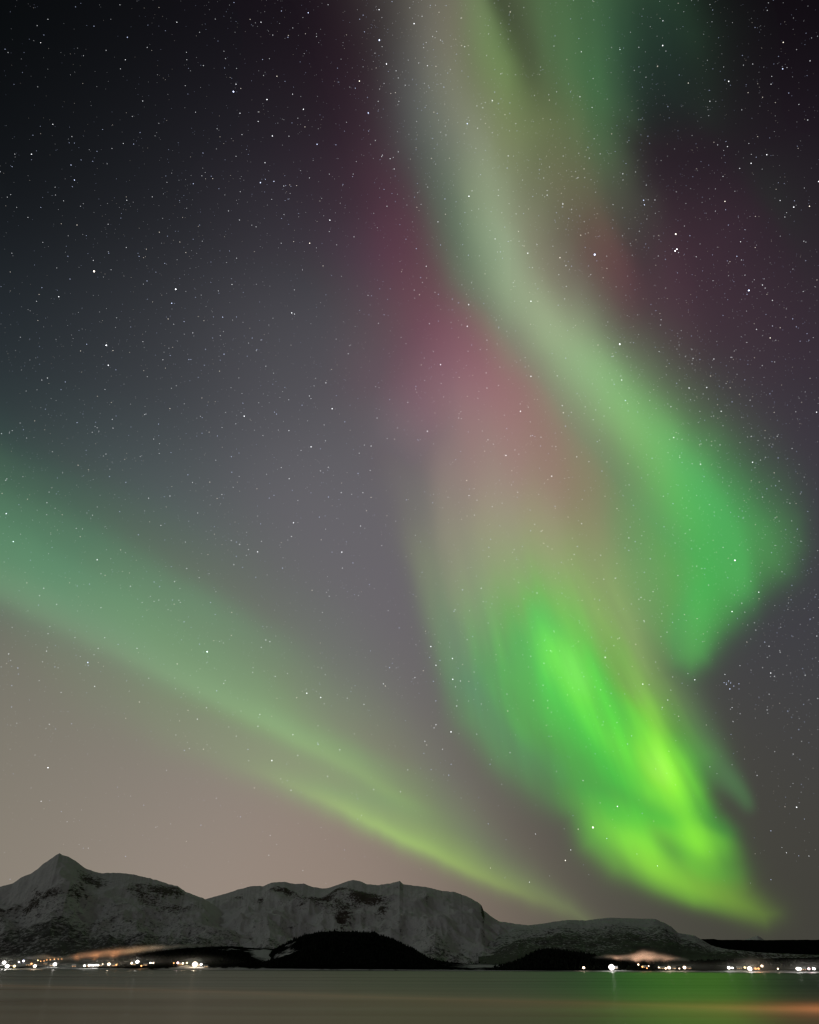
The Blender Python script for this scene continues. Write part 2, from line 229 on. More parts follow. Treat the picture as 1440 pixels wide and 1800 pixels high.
ARC_C=P3("""0,620,34,44,50 0,700,43,58,60 150,720,54,66,68 300,830,80,94,92 430,950,96,108,104 -300,800,80,125,90 -200,960,95,132,104 0,760,52,70,68 100,800,58,76,74 0,830,70,100,83 0,900,85,125,99 0,960,95,138,107 0,1020,108,146,114 0,1070,112,124,108 100,860,74,104,86 100,930,88,128,100 100,1000,100,142,111 100,1060,112,149,117 100,1110,118,127,110 200,900,76,102,88 200,980,92,132,103 200,1060,102,147,113 200,1120,115,151,119 200,1170,120,131,112 300,960,84,112,96 300,1050,98,142,111 300,1130,106,149,113 300,1190,122,153,119 300,1240,121,136,112 300,1290,130,135,115 400,1010,90,112,102 400,1100,100,142,112 400,1180,112,150,116 400,1230,124,157,120 400,1290,122,141,112 400,1335,134,147,117 500,1080,96,115,106 500,1170,108,140,112 500,1240,122,152,116 500,1285,133,165,122 500,1330,127,144,110 500,1375,142,155,117 600,1180,104,120,109 600,1260,118,138,110 600,1330,137,162,118 600,1372,128,148,107 600,1420,150,173,112 700,1300,112,122,108 700,1370,128,148,108 700,1408,135,160,106 700,1443,136,150,103 700,1473,153,184,108 760,1400,116,124,104 800,1450,126,140,104 800,1490,131,147,102 800,1518,143,170,102 870,1480,108,114,98 880,1520,120,130,98 880,1555,138,159,100 950,1540,108,115,92 960,1585,126,139,94 1020,1600,104,110,82""")
def layers(X,Y):
    """linear glow of each aurora piece at X,Y, far piece first"""
    T=base_eval(ray(X,Y)); res=[]
    wx=X+20*(fbm(X/110,Y/170,5)-.5)+8*(fbm(X/38,Y/70,15)-.5); wy=Y+16*(fbm(X/120,Y/110,6)-.5)
    th=np.arctan2(X-640,Y-200); sh=(fbm(th*34,np.hypot(X-640,Y-200)/420,51,4)-.5)*np.clip((Y-950)/200,0,1)*np.clip((1470-Y)/140,.25,1)
    sx=wx+75*sh*np.sin(th); sy=wy+75*sh*np.cos(th)
    # ---- layer name, outline, colours, warp, streaks
    def over(env,C,k=1):
        nonlocal T
        g=np.maximum((C-T)*env[...,None],0)*k; T=T+g; return g
    e=seg_env(wx,wy,RED_E); red=over(e,colours(X,Y,RED_C,'fan',1.3,.95))
    e=seg_env(X+14*(fbm(X/70,Y/150,8)-.5),Y,UP_E); up=over(e,colours(wx,Y,UP_C,'up'),rays(X,Y,840,-2600,900,55,21,.14))
    e=seg_env(X+10*(fbm(X/60,Y/160,9)-.5)+.12*(sx-wx),Y+.12*(sy-wy),CUR_E); C=colours(sx,sy,CUR_C,'fan',1.35,.62)
    cz=1/(1+np.exp(-(Y-1060)/60))*np.clip((1500-Y)/120,.4,1); k1=(rays(X,Y,700,300,210,20,31,.8)*rays(X,Y,700,300,170,60,32,.7)-1)*(.24*cz)[...,None]+1.06
    cur=over(e,C,k1)
    f=ribbon(X,Y,[(1190,1200,40,44,.012,.03,.01),(1228,1280,34,36,.018,.055,.018),(1262,1340,26,32,.02,.085,.02),(1288,1376,20,26,.022,.115,.025),(1306,1400,16,18,.02,.12,.024),(1316,1418,11,13,.006,.04,.008),(1322,1432,9,9,.0,.0,.0)],2.2,2,22)
    f+=ribbon(X,Y,[(1270,1440,14,26,.0,.03,.0),(1290,1500,18,30,.01,.05,.0),(1305,1560,20,36,.01,.03,.0),(1330,1610,20,30,.0,.0,.0)],2,2,22)
    f+=ribbon(X,Y,[(1030,1440,20,16,.0,.0,.0),(1062,1458,24,18,.02,.06,.0),(1105,1492,30,20,.04,.12,.0),(1150,1524,28,18,.04,.09,.0),(1205,1552,22,14,.03,.06,.0),(1270,1580,18,12,.02,.03,.0),(1330,1606,14,10,.0,.0,.0)],2,2.6,22)
    f+=ribbon(X,Y,[(1196,1440,14,14,.0,.0,.0),(1218,1462,20,20,.04,.12,.0),(1240,1496,20,20,.04,.10,.0),(1262,1530,14,16,.0,.0,.0)],2,2,16)
    cur=cur+f; dk=1-.30*blob(X,Y,1172,1486,16,52,-40,(1,1,1))-.30*blob(X,Y,1262,1418,13,30,-24,(1,.9,1))-.16*blob(X,Y,1110,1405,20,90,-70,(.6,1,1))-.15*blob(X,Y,1092,1190,14,80,-24,(.2,1,.6))
    cur=cur*dk; T=T+f
    e=seg_env(wx,wy,RIB_E); rib=over(e,colours(wx,wy,RIB_C,'rib'),1.12*rays(X,Y,900,-2600,900,45,11,.05))
    yy=Y+10*(fbm(X/70,Y/200,7)-.5)+5*(fbm(X/26,Y/60,17)-.5)
    e=seg_env(X,yy,ARC_E); arc=over(e,colours(X,yy,ARC_C,'arc',1.6,.6),rays(X,Y,-600,-2000,700,40,41,.05))
    r=ribbon(X,yy,[(-300,905,50,26,.006,.016,.007),(0,1040,46,22,.012,.03,.012),(200,1138,40,20,.018,.035,.014),(400,1234,32,18,.022,.042,.012),(500,1286,26,16,.026,.05,.014),(600,1340,20,13,.026,.048,.008),(700,1396,18,13,.02,.036,.0),(800,1450,20,16,.0,.0,.0)],1.6,2,20)
    r+=ribbon(X,yy,[(420,1345,16,10,.0,.0,.0),(560,1400,16,10,.03,.05,.004),(640,1438,14,9,.045,.075,.006),(720,1479,13,9,.045,.08,.004),(800,1517,13,9,.04,.065,.002),(880,1554,13,9,.028,.045,.0),(960,1586,12,9,.008,.012,.0),(1030,1616,12,8,.0,.0,.0)],1.6,2,14)
    arc=arc+r
    return dict(ribbon=rib,veil=up,red=red,curtain=cur,arc=arc)
# ================= aurora: glowing sheets high over the sea, about 90 km off =================
def build_aurora():
    st=AST; xs=np.arange(-440,1740,st,float); ys=np.arange(-440,1680,st,float); X,Y=np.meshgrid(xs,ys); D=ray(X,Y)
    L=layers(X,Y); idx=np.arange(X.size).reshape(X.shape)
    F=np.stack([idx[:-1,:-1],idx[:-1,1:],idx[1:,1:],idx[1:,:-1]],-1).reshape(-1,4)
    spec=dict(red=('aurora_glow',96000,'dim red and pink aurora glow beside the lower left flank of the pale ribbon','aurora'),
      veil=('aurora_veil',94000,'faint mossy green aurora veil at the top, right of the pale ribbon','aurora'),
      arc=('aurora_arc',92000,'soft wide green aurora arc sloping down over the snowy mountain ridge','aurora'),
      curtain=('aurora_curtain',90000,'brightest lime green aurora curtain reaching down to the hills over the right village','aurora'),
      ribbon=('aurora_ribbon',88000,'long pale green aurora ribbon from the zenith ending in a rounded green fold','aurora'))
    m=add_emit('aurora_light','glow')
    for k,(nm,R,lab,cat) in spec.items():
        g=L[k].reshape(-1,3); keep=(g.max(1)>6e-4); fk=F[keep[F].any(1)]
        edge=np.ones(X.shape); 
        used=np.unique(fk); mp=-np.ones(X.size,int); mp[used]=np.arange(len(used))
        V=D.reshape(-1,3)[used]*R+np.array([0,0,CAM_H]); gg=np.where(keep[used][:,None],g[used],0)
        o=mesh_np(nm,V,mp[fk],m,{'glow':gg}); link(o); tag(o,lab,cat)
build_aurora()
# ================= stars =================
PXM=75000/682.0
def build_stars():
    import re
    import bmesh
    cols=dict(n=(.93,.95,1),b=(.62,.70,1),w=(1,.90,.78),t=(.75,1,.95))
    bm=bmesh.new(); bmesh.ops.create_icosphere(bm,subdivisions=1,radius=1); base=bpy.data.meshes.new('star'); bm.to_mesh(base); bm.free()
    meshes={}
    def star_mesh(c,lev):
        if (c,lev) not in meshes:
            me=base.copy(); me.materials.append(add_emit('starlight_%s_%d'%(c,lev),None,cols[c],[.40,.62,1.0,2.0][lev])); meshes[(c,lev)]=me
        return meshes[(c,lev)]
    def where(x,y):
        if y>1100 and x<700: return 'low over the green arc and snowy mountains'
        if y>1130: return 'near the bright lime curtain' if x<1240 else 'in the dark grey sky right of the lime curtain'
        if x<600: return 'in the dark sky left of the aurora ribbon'
        lx=np.interp(y,[0,100,300,490,650,850,1100],[690,700,730,820,935,1085,1170]); rx=np.interp(y,[0,200,420,600,780,950,1100],[1200,1140,1140,1110,1300,1400,1290])
        if x<lx: return 'in the pink and grey glow left of the pale ribbon'
        if x<rx: return 'shining through the pale green aurora ribbon'
        return 'in the dark sky right of the aurora ribbon'
    special={(165.5,477):'largest warm white star in the dark left part of the sky',(1045.5,447.5):'largest blue white star, just right of the pale aurora ribbon',(309,508.5):'bright white star between the warm white one and the pink glow',
     (410.5,161):'bright blue star high in the dark sky left of the ribbon top',(1316.5,510.5):'bright blue star in the purple sky right of the ribbon',(1042.5,1454.5):'brightest star low beside the lime curtain edge',
     (1188,411.5):'upper warm white star of the bright pair right of the ribbon',(667,70.5):'bright blue star at the left edge of the ribbon top',(1089.5,605):'bright star on the right flank of the ribbon bend',
     (1292,985):'bright white star in the green fold at the end of the ribbon',(187,607):'upper star of the bright upright pair in the left sky',(190.5,642):'lower star of the bright upright pair in the left sky',
     (364.5,1145.5):'brightest star seen inside the green arc on the left',(154.5,1164.5):'blue star just under the lower edge of the green arc',(23.5,952):'bright greenish star near the left end of the green arc',
     (1400.5,1419):'lone bright star in the grey sky above the dark plateau',(84.5,1349.5):'lone bright star above the pointed snowy peak',(478,1337):'bright star between the two bands of the green arc',
     (994,1512.5):'lone star above the rounded hill, between arc and curtain',(1085.5,1417.5):'bright star on the lime green curtain',(458,321):'brightest blue star of the small group in the left sky',(915,723):'brightest star in the pink glow under the ribbon'}
    for s in re.split(r'\s+',STARS.strip()):
        x,y,b,c=s.split(','); x,y,b=float(x),float(y),float(b)
        lev=0 if b<.75 else 1 if b<1.15 else 2 if b<1.75 else 3
        o=bpy.data.objects.new('star',star_mesh(c,lev)); link(o); d=ray(x,y); o.location=Vector(d*75000)+Vector((0,0,CAM_H))
        r=PXM*(.20+.21*b)*(d@ray(720,900)); o.scale=(r,)*3
        size='faint' if lev==0 else 'small' if lev==1 else 'fairly bright' if lev==2 else 'bright'
        cn=dict(n='white',b='bluish',w='warm white',t='greenish white')[c]
        if (x,y) in special: tag(o,special[(x,y)],'star')
        elif 1270<x<1300 and 1195<y<1215: tag(o,'tiny bluish star of the tight cluster right of the curtain','star','stars of the tight cluster')
        else:
            w=where(x,y); tag(o,size+' '+cn+' star '+w,'star','stars '+w)
    # the countless faint ones: one scatter
    n=0; P=[]; G=[]; S=[]
    rs=np.random.RandomState(12)
    ico_v=np.array([v.co[:] for v in base.vertices]); 
    oct_v=np.array([(1,0,0),(-1,0,0),(0,1,0),(0,-1,0),(0,0,1),(0,0,-1)],float); oct_f=np.array([(0,2,4),(2,1,4),(1,3,4),(3,0,4),(2,0,5),(1,2,5),(3,1,5),(0,3,5)])
    V=[];F=[];Cc=[]
    while n<17000:
        x=rs.uniform(-300,1740); y=rs.uniform(-400,1560)
        milky=math.exp(-(((x-(800+.62*(y-100)))/230)**2))
        dens=.5+.5*milky; dens*=np.interp(y,[0,900,1150,1350,1560],[.8,1,.8,.36,.06])
        dens*=.6+.8*vnoise(np.array(x/130.),np.array(y/130.),77)
        dens*=1-.5*math.exp(-((x-60)/330.)**2-((y-120)/330.)**2)
        if rs.rand()>dens: continue
        d=ray(x,y); m=rs.rand()**4.5; r=PXM*(.31+.16*m)*(d@ray(720,900))
        cl=rs.rand(); c=np.array(cols['b'] if cl<.34 else cols['w'] if cl<.5 else cols['n'])*(.075+.42*m)*float(np.interp(y,[0,350,900],[.75,.95,1.1]))
        V.append(oct_v*r+d*75500+np.array([0,0,CAM_H])); F.append(oct_f+6*n); Cc.append(np.repeat(c[None],6,0)); n+=1
    o=mesh_np('faint_stars',np.vstack(V),np.vstack(F),add_emit('faint_starlight','glow'),{'glow':np.vstack(Cc)},smooth=False); link(o)
    tag(o,'dust of countless faint stars all over the night sky','stars',kind='stuff')
build_stars()
# ================= terrain =================
def az_of(px,py=1660):
    d=ray(px,py); return math.atan2(d[0],d[1])
def crest(pts):
    A=[];Tn=[]
    for p in pts:
        d=ray(p[0],p[1]); A.append(math.atan2(d[0],d[1])); Tn.append(d[2]/math.hypot(d[0],d[1]))
    return np.array(A),np.array(Tn)
def ridged(x,y,seed,o=4):
    s=0;a=.5;t=0
    for k in range(o):
        s=s+a*(1-np.abs(2*vnoise(x*2**k+9*k,y*2**k+5*k,seed+k)-1)); t+=a; a*=.55
    return s/t
def terrain(name,pts,Rc,r0,h0,mat,shape=1.25,amp=60.,na=520,nt=110,seed=1,jag=4.,back=.9,rough_scale=420.,spur=0.,extra=None,span=None,label=None,shore=0):
    A,Tn=crest(pts); az=np.linspace(A[0],A[-1],na) if span is None else np.linspace(span[0],span[1],na)
    tn=np.interp(az,A,Tn); R=Rc(az) if callable(Rc) else np.full(na,float(Rc))
    R0=r0(az) if callable(r0) else np.full(na,float(r0))
    H=R*tn+CAM_H
    H=H+jag*(fbm(az*260,az*0+.5,seed+40,4)-.5)*2
    t=np.concatenate([np.linspace(0,1,nt)**.9,1+np.linspace(.03,1,14)*back])
    Tt,Az=np.meshgrid(t,az,indexing='ij')
    r=R0+(R-R0)*Tt; x=r*np.sin(Az); y=r*np.cos(Az)
    tc=np.minimum(Tt,1)
    up=h0+(H-h0)*tc**shape
    # spurs and gullies that run downhill
    q=ridged(Az*R/rough_scale/1.3,r/(rough_scale*2.6),seed,3)-.62
    q2=ridged(x/(rough_scale*.8)+.3*y/rough_scale,y/(rough_scale*.9),seed+9,4)-.6
    w=np.sin(np.pi*np.clip(tc,0,1))**.8
    q3=ridged(x/95.+.4*y/95.,y/140.,seed+17,3)-.6
    z=up+amp*w*(1.3*q+.8*q2)+.16*amp*w*q3
    beh=Tt>1; z=np.where(beh,H-(H-h0)*np.clip((Tt-1)/back,0,1)**1.15+12*q2,z)
    if shore: z=np.where(tc<.02,np.minimum(z,shore),z)
    z=np.maximum(z,-3) if not shore else z
    # keep everything in front of the crest under the line of sight to it
    lim=CAM_H+r*(H-CAM_H)/R; z=np.where((Tt<1),np.minimum(z,lim-(1-tc)*2),z)
    n1,n2=Tt.shape; idx=np.arange(n1*n2).reshape(n1,n2)
    F=np.stack([idx[:-1,:-1],idx[:-1,1:],idx[1:,1:],idx[1:,:-1]],-1).reshape(-1,4)
    # photograph coordinates are not used for shading: bare rock sits where the slope is broken
    gz=np.gradient(z,axis=0)/np.maximum(np.gradient(r,axis=0),1); ga=np.gradient(z,axis=1)/np.maximum(np.abs(np.gradient(Az,axis=1)*r),1)
    steep=np.hypot(gz,ga)
    attrs={'steep':steep.ravel(),'rock':(extra(Az,Tt,x,y,z) if extra else np.zeros(z.shape)).ravel(),'climb':tc.ravel()}
    o=mesh_np(name,np.stack([x,y,z],-1).reshape(-1,3),F,mat,attrs); link(o); tag(o,label,kind='structure')
    return dict(az=az,r0=R0,R=R,t=t,z=z,o=o)
def ramp(t,src,stops,interp='LINEAR'):
    cr=N(t,'ShaderNodeValToRGB'); cr.color_ramp.interpolation=interp; e=cr.color_ramp.elements
    while len(e)<len(stops): e.new(.5)
    for i,(p,c) in enumerate(stops): e[i].position=p; e[i].color=(*((c,)*3 if isinstance(c,(int,float)) else c),1)
    t.links.new(src,cr.inputs[0]); return cr.outputs[0]
def mth(t,op,a,b=None,c=None,clamp=False):
    n=N(t,'ShaderNodeMath',operation=op); n.use_clamp=clamp
    for i,v in enumerate((a,b,c)):
        if v is None: continue
        if isinstance(v,(int,float)): n.inputs[i].default_value=v
        else: t.links.new(v,n.inputs[i])
    return n.outputs[0]
def noise(t,vec,scale,detail=6,rough=.6,sc3=None,dist=0):
    if sc3 is not None:
        mp=N(t,'ShaderNodeMapping'); mp.inputs['Scale'].default_value=sc3; t.links.new(vec,mp.inputs[0]); vec=mp.outputs[0]
    n=N(t,'ShaderNodeTexNoise'); n.inputs['Scale'].default_value=scale; n.inputs['Detail'].default_value=detail; n.inputs['Roughness'].default_value=rough; n.inputs['Distortion'].default_value=dist
    t.links.new(vec,n.inputs['Vector']); return n.outputs[0]
def snow_material(name,tree_top=.5,tree_amt=.5,snow=(.72,.74,.76),rock_bias=0.,scale=1.):
    """snow, bare rock on broken slopes, birch scrub thickening downhill"""
    m,t=mat_new(name); o=N(t,'ShaderNodeOutputMaterial'); p=N(t,'ShaderNodeBsdfPrincipled'); g=N(t,'ShaderNodeNewGeometry'); P=g.outputs['Position']
    st=N(t,'ShaderNodeAttribute',attribute_name='steep').outputs['Fac']; rk=N(t,'ShaderNodeAttribute',attribute_name='rock').outputs['Fac']; cl=N(t,'ShaderNodeAttribute',attribute_name='climb').outputs['Fac']
    n1=noise(t,P,.0045*scale,9,.68,(1,.55,1.3)); n2=noise(t,P,.02*scale,8,.7,(1,.5,2.0)); n3=noise(t,P,.0016,4,.5); n4=noise(t,P,.055,6,.75,(1,.35,1.6))
    # rock
    a=mth(t,'MULTIPLY_ADD',st,.16,rock_bias); a=mth(t,'ADD',a,mth(t,'MULTIPLY',rk,.30)); a=mth(t,'ADD',a,mth(t,'MULTIPLY',n1,.75)); a=mth(t,'MULTIPLY_ADD',n2,.42,a); a=mth(t,'MULTIPLY_ADD',mth(t,'SUBTRACT',n4,.5),1.05,a)
    rock=mth(t,'MULTIPLY',mth(t,'SUBTRACT',a,.885),7.0,clamp=True)
    # scrub
    b=mth(t,'SUBTRACT',tree_top,cl); b=mth(t,'MULTIPLY',b,1.5); b=mth(t,'ADD',b,mth(t,'MULTIPLY',mth(t,'SUBTRACT',n3,.5),.9)); b=mth(t,'MULTIPLY_ADD',mth(t,'SUBTRACT',n2,.5),1.5,b)
    b=mth(t,'ADD',b,mth(t,'MULTIPLY',mth(t,'SUBTRACT',n1,.5),1.1)); b=mth(t,'MULTIPLY_ADD',mth(t,'SUBTRACT',n4,.5),3.0,b)
    scrub=mth(t,'MULTIPLY',mth(t,'MULTIPLY',b,2.0,clamp=True),tree_amt)
    mx=N(t,'ShaderNodeMix',data_type='RGBA'); mx.inputs[6].default_value=(*snow,1); mx.inputs[7].default_value=(.07,.052,.042,1); t.links.new(rock,mx.inputs[0])
    mx2=N(t,'ShaderNodeMix',data_type='RGBA'); t.links.new(scrub,mx2.inputs[0]); t.links.new(mx.outputs[2],mx2.inputs[6]); mx2.inputs[7].default_value=(.03,.028,.022,1)
    t.links.new(mx2.outputs[2],p.inputs['Base Color']); p.inputs['Roughness'].default_value=.85; p.inputs['Specular IOR Level'].default_value=.2
    bp=N(t,'ShaderNodeBump'); bp.inputs['Strength'].default_value=1.0; bp.inputs['Distance'].default_value=18.0/scale; t.links.new(mth(t,'MULTIPLY_ADD',n2,.45,n1),bp.inputs['Height']); t.links.new(bp.outputs[0],p.inputs['Normal'])
    t.links.new(p.outputs[0],o.inputs[0]); return m
def land_material(name,wood,fields):
    m,t=mat_new(name); o=N(t,'ShaderNodeOutputMaterial'); p=N(t,'ShaderNodeBsdfPrincipled'); g=N(t,'ShaderNodeNewGeometry'); P=g.outputs['Position']
    cl=N(t,'ShaderNodeAttribute',attribute_name='climb').outputs['Fac']; fd=N(t,'ShaderNodeAttribute',attribute_name='rock').outputs['Fac']
    n1=noise(t,P,.006,7,.65,(1,.6,1)); n2=noise(t,P,.03,6,.7,(1,.4,1))
    a=mth(t,'ADD',mth(t,'MULTIPLY',n1,1.2),mth(t,'MULTIPLY',n2,.7)); a=mth(t,'ADD',a,mth(t,'MULTIPLY',fd,fields)); a=mth(t,'SUBTRACT',a,wood)
    f=mth(t,'MULTIPLY',a,5.0,clamp=True)
    mx=N(t,'ShaderNodeMix',data_type='RGBA'); t.links.new(f,mx.inputs[0]); mx.inputs[6].default_value=(.006,.007,.006,1); mx.inputs[7].default_value=(.6,.6,.6,1)
    t.links.new(mx.outputs[2],p.inputs['Base Color']); p.inputs['Roughness'].default_value=.95; p.inputs['Specular IOR Level'].default_value=.0
    t.links.new(p.outputs[0],o.inputs[0]); return m
def gb(Az,Tt,px,t0,sx,st_):
    a=az_of(px); return np.exp(-((Az-a)/(sx/1450.))**2-((Tt-t0)/st_)**2)
PEAK=[(-420,1640),(-300,1605),(-200,1580),(-100,1572),(0,1559),(22,1553),(40,1541),(58,1534),(76,1519),(92,1508),(99,1502.5),(105,1500),(110,1503),(122,1506),(136,1516),(150,1526),(166,1532),(178,1535),(200,1534),(232,1536.5),(250,1541),(262,1543),(282,1549),(300,1555),(312,1557),(326,1567),(340,1573),(358,1579),(372,1588),(392,1602),(420,1622),(470,1650)]
RANGE=[(240,1640),(300,1606),(330,1590),(352,1583),(366,1579),(378,1576),(400,1570),(420,1563.5),(440,1558),(455,1557),(462,1558),(476,1552),(498,1550),(508,1552),(520,1554),(536,1553.5),(548,1559),(570,1562),(580,1560),(598,1554),(612,1548.5),(622,1547),(634,1549),(645,1554),(664,1556),(686,1553),(703,1548.5),(709,1554),(722,1556),(748,1559),(778,1566),(800,1568),(824,1577),(840,1586),(847,1592),(850,1600),(862,1610),(876,1619),(900,1623),(925,1626),(950,1630),(980,1640),(1010,1655)]
HILL=[(840,1664),(880,1640),(905,1630),(925,1626.5),(950,1624),(975,1620),(1000,1617),(1030,1618),(1052,1615),(1075,1613),(1100,1614),(1130,1615),(1150,1615),(1166,1621),(1180,1629),(1192,1640),(1206,1642),(1222,1645),(1236,1653),(1250,1662),(1275,1668),(1330,1674),(1420,1678),(1520,1682)]
PLATEAU=[(1120,1668),(1180,1655),(1225,1651),(1255,1650.5),(1262,1652),(1300,1652),(1340,1652.5),(1400,1652),(1440,1652),(1560,1651),(1700,1655)]
FARPK=[(1290,1662),(1305,1653),(1318,1649),(1326,1646.5),(1331,1644.5),(1336,1647),(1343,1652),(1352,1662)]
WOODED=[(440,1704),(462,1688),(480,1672),(496,1662),(515,1652),(540,1642.5),(565,1639),(600,1637.5),(630,1638),(655,1640),(680,1647),(700,1655),(722,1666),(745,1680),(765,1692),(790,1704)]
SLOPE=[(850,1704),(885,1698),(908,1690),(928,1679),(946,1671),(965,1668),(1000,1672),(1040,1678),(1075,1684),(1110,1692),(1140,1698),(1170,1704)]
LOW=[(-420,1688),(-200,1689),(0,1688),(60,1686),(110,1684.5),(150,1687),(190,1688),(225,1684),(245,1676),(275,1671),(320,1667),(370,1664),(410,1663),(450,1667),(500,1668),(560,1668),(620,1670),(700,1674),(740,1680),(780,1690),(820,1694),(860,1694),(900,1693),(960,1690),(1020,1687),(1080,1682),(1140,1690),(1190,1690),(1250,1688),(1300,1686),(1380,1684),(1440,1683),(1700,1682)]
def rk_peak(Az,Tt,x,y,z):
    return 1.5*gb(Az,Tt,140,.90,34,.07)+1.0*gb(Az,Tt,118,.74,18,.13)+1.1*gb(Az,Tt,255,.86,55,.06)+1.1*gb(Az,Tt,285,.93,30,.05)+1.0*gb(Az,Tt,300,.74,45,.06)+.75*gb(Az,Tt,30,.62,60,.07)+.8*gb(Az,Tt,230,.78,24,.06)-.5*gb(Az,Tt,60,.9,50,.12)
def rk_hill(Az,Tt,x,y,z): return 1.3/(1+np.exp(-(Az-az_of(1250))/.02))
def rk_range(Az,Tt,x,y,z):
    return 1.2*gb(Az,Tt,445,.78,16,.05)+1.2*gb(Az,Tt,600,.55,14,.1)+1.3*gb(Az,Tt,672,.66,14,.08)+1.0*gb(Az,Tt,790,.86,10,.05)+1.2*gb(Az,Tt,852,.9,6,.1)+1.5*gb(Az,Tt,485,.86,30,.05)+1.7*gb(Az,Tt,550,.80,34,.07)+1.9*gb(Az,Tt,640,.80,34,.08)+1.4*gb(Az,Tt,590,.88,26,.05)+1.1*gb(Az,Tt,520,.72,40,.05)+1.0*gb(Az,Tt,600,.66,36,.08)+.8*gb(Az,Tt,700,.93,10,.04)+.7*gb(Az,Tt,745,.8,26,.06)+1.0*gb(Az,Tt,410,.9,14,.05)-.4*gb(Az,Tt,450,.6,80,.2)-.5*gb(Az,Tt,800,.75,50,.2)
m_snow=snow_material('snow_and_rock',.48,.9,snow=(.63,.62,.61)); m_range=snow_material('snow_and_crags',.26,.93,snow=(.63,.62,.61)); m_hill=snow_material('snow_and_scrub',.72,.95,snow=(.5,.5,.5),scale=1.5)
terrain('far_mountain',FARPK,16000,14000,10,m_range,seed=60,na=60,nt=40,amp=10,jag=3,label='tiny pale far peak peeping over the dark plateau')
terrain('plateau',PLATEAU,11000,6000,5,land_material('dark_forested_slope',1.9,.2),seed=50,amp=30,jag=3,na=300,nt=60,label='long flat black plateau on the right')
T_HILL=terrain('hill',HILL,7600,4300,8,m_hill,seed=31,amp=70,shape=.95,jag=3,extra=rk_hill,label='broad rounded snowy hill with scrub, right of the ridge')
T_RANGE=terrain('mountain',RANGE,8200,4300,8,m_range,seed=21,amp=150,shape=1.35,jag=5,na=700,nt=150,extra=rk_range,label='long snowy mountain ridge with craggy faces in the middle')
T_PEAK=terrain('mountain',PEAK,7300,4200,8,m_snow,seed=11,amp=130,shape=1.25,jag=5,na=700,nt=150,extra=rk_peak,label='pointed snowy peak and its long shoulder on the left')
# ---- low land by the water and the wooded hills
def fld(Az,Tt,x,y,z):
    v=np.exp(-(Tt/.05)**2)*.9
    for px,t0,sx,s2,w in ((465,.6,34,.35,.9),(525,.45,30,.35,.9),(400,.75,30,.12,.6),(600,.5,30,.1,.5),(40,.25,110,.3,.75),(170,.22,60,.2,.6),(345,.15,30,.15,1),(470,.45,26,.22,.5),(540,.3,30,.1,.4),(840,.55,80,.45,.8),(900,.4,60,.25,.5),(1190,.3,60,.2,.45),(1320,.3,70,.2,.5),(1420,.3,30,.2,.5)): v=v+w*gb(Az,Tt,px,t0,sx,s2)
    return v
r_shore=lambda az: 3300-900*np.clip((az-.05)/.6,0,1)+60*(fbm(az*40,az*0,70)-.5)
T_LOW=terrain('coast',LOW,4700,r_shore,1.0,land_material('snowy_fields_and_woods',1.27,.62),shape=.8,amp=7,seed=71,jag=2.5,na=900,nt=120,extra=fld,rough_scale=200,back=.4,label='low dark coast strip with snowy fields along the fjord')
m_wood=land_material('dark_wood_floor',1.34,.55)
fldw=lambda Az,Tt,x,y,z: .9*gb(Az,Tt,505,.5,26,.4)+.5*gb(Az,Tt,690,.3,16,.1)+.45*gb(Az,Tt,650,.45,26,.07)+.4*gb(Az,Tt,600,.2,24,.06)
T_WOOD=terrain('hill',WOODED,4300,lambda a:r_shore(a)+20,1.0,m_wood,shape=.62,amp=22,seed=81,jag=5,extra=fldw,na=260,nt=80,rough_scale=160,back=.3,label='round black wooded hill below the snowy ridge')
T_SLOPE=terrain('hill',SLOPE,4000,lambda a:r_shore(a)+20,1.0,m_wood,shape=.7,amp=10,seed=91,jag=1.5,na=260,nt=60,rough_scale=160,back=.3,label='low black wooded slope running down to the right village')
def ground_z(x,y):
    az=math.atan2(x,y); r=math.hypot(x,y); best=-1e9
    for T in (T_LOW,T_WOOD,T_SLOPE):
        if not T['az'][0]<=az<=T['az'][-1]: continue
        i=min(max(int(np.searchsorted(T['az'],az)),1),len(T['az'])-1); f=(az-T['az'][i-1])/(T['az'][i]-T['az'][i-1])
        R0=T['r0'][i-1]*(1-f)+T['r0'][i]*f; R=T['R'][i]; tt=(r-R0)/(R-R0)
        if tt<0 or tt>T['t'][-1]: continue
        zz=T['z'][:,i-1]*(1-f)+T['z'][:,i]*f; best=max(best,float(np.interp(tt,T['t'],zz)))
    return best
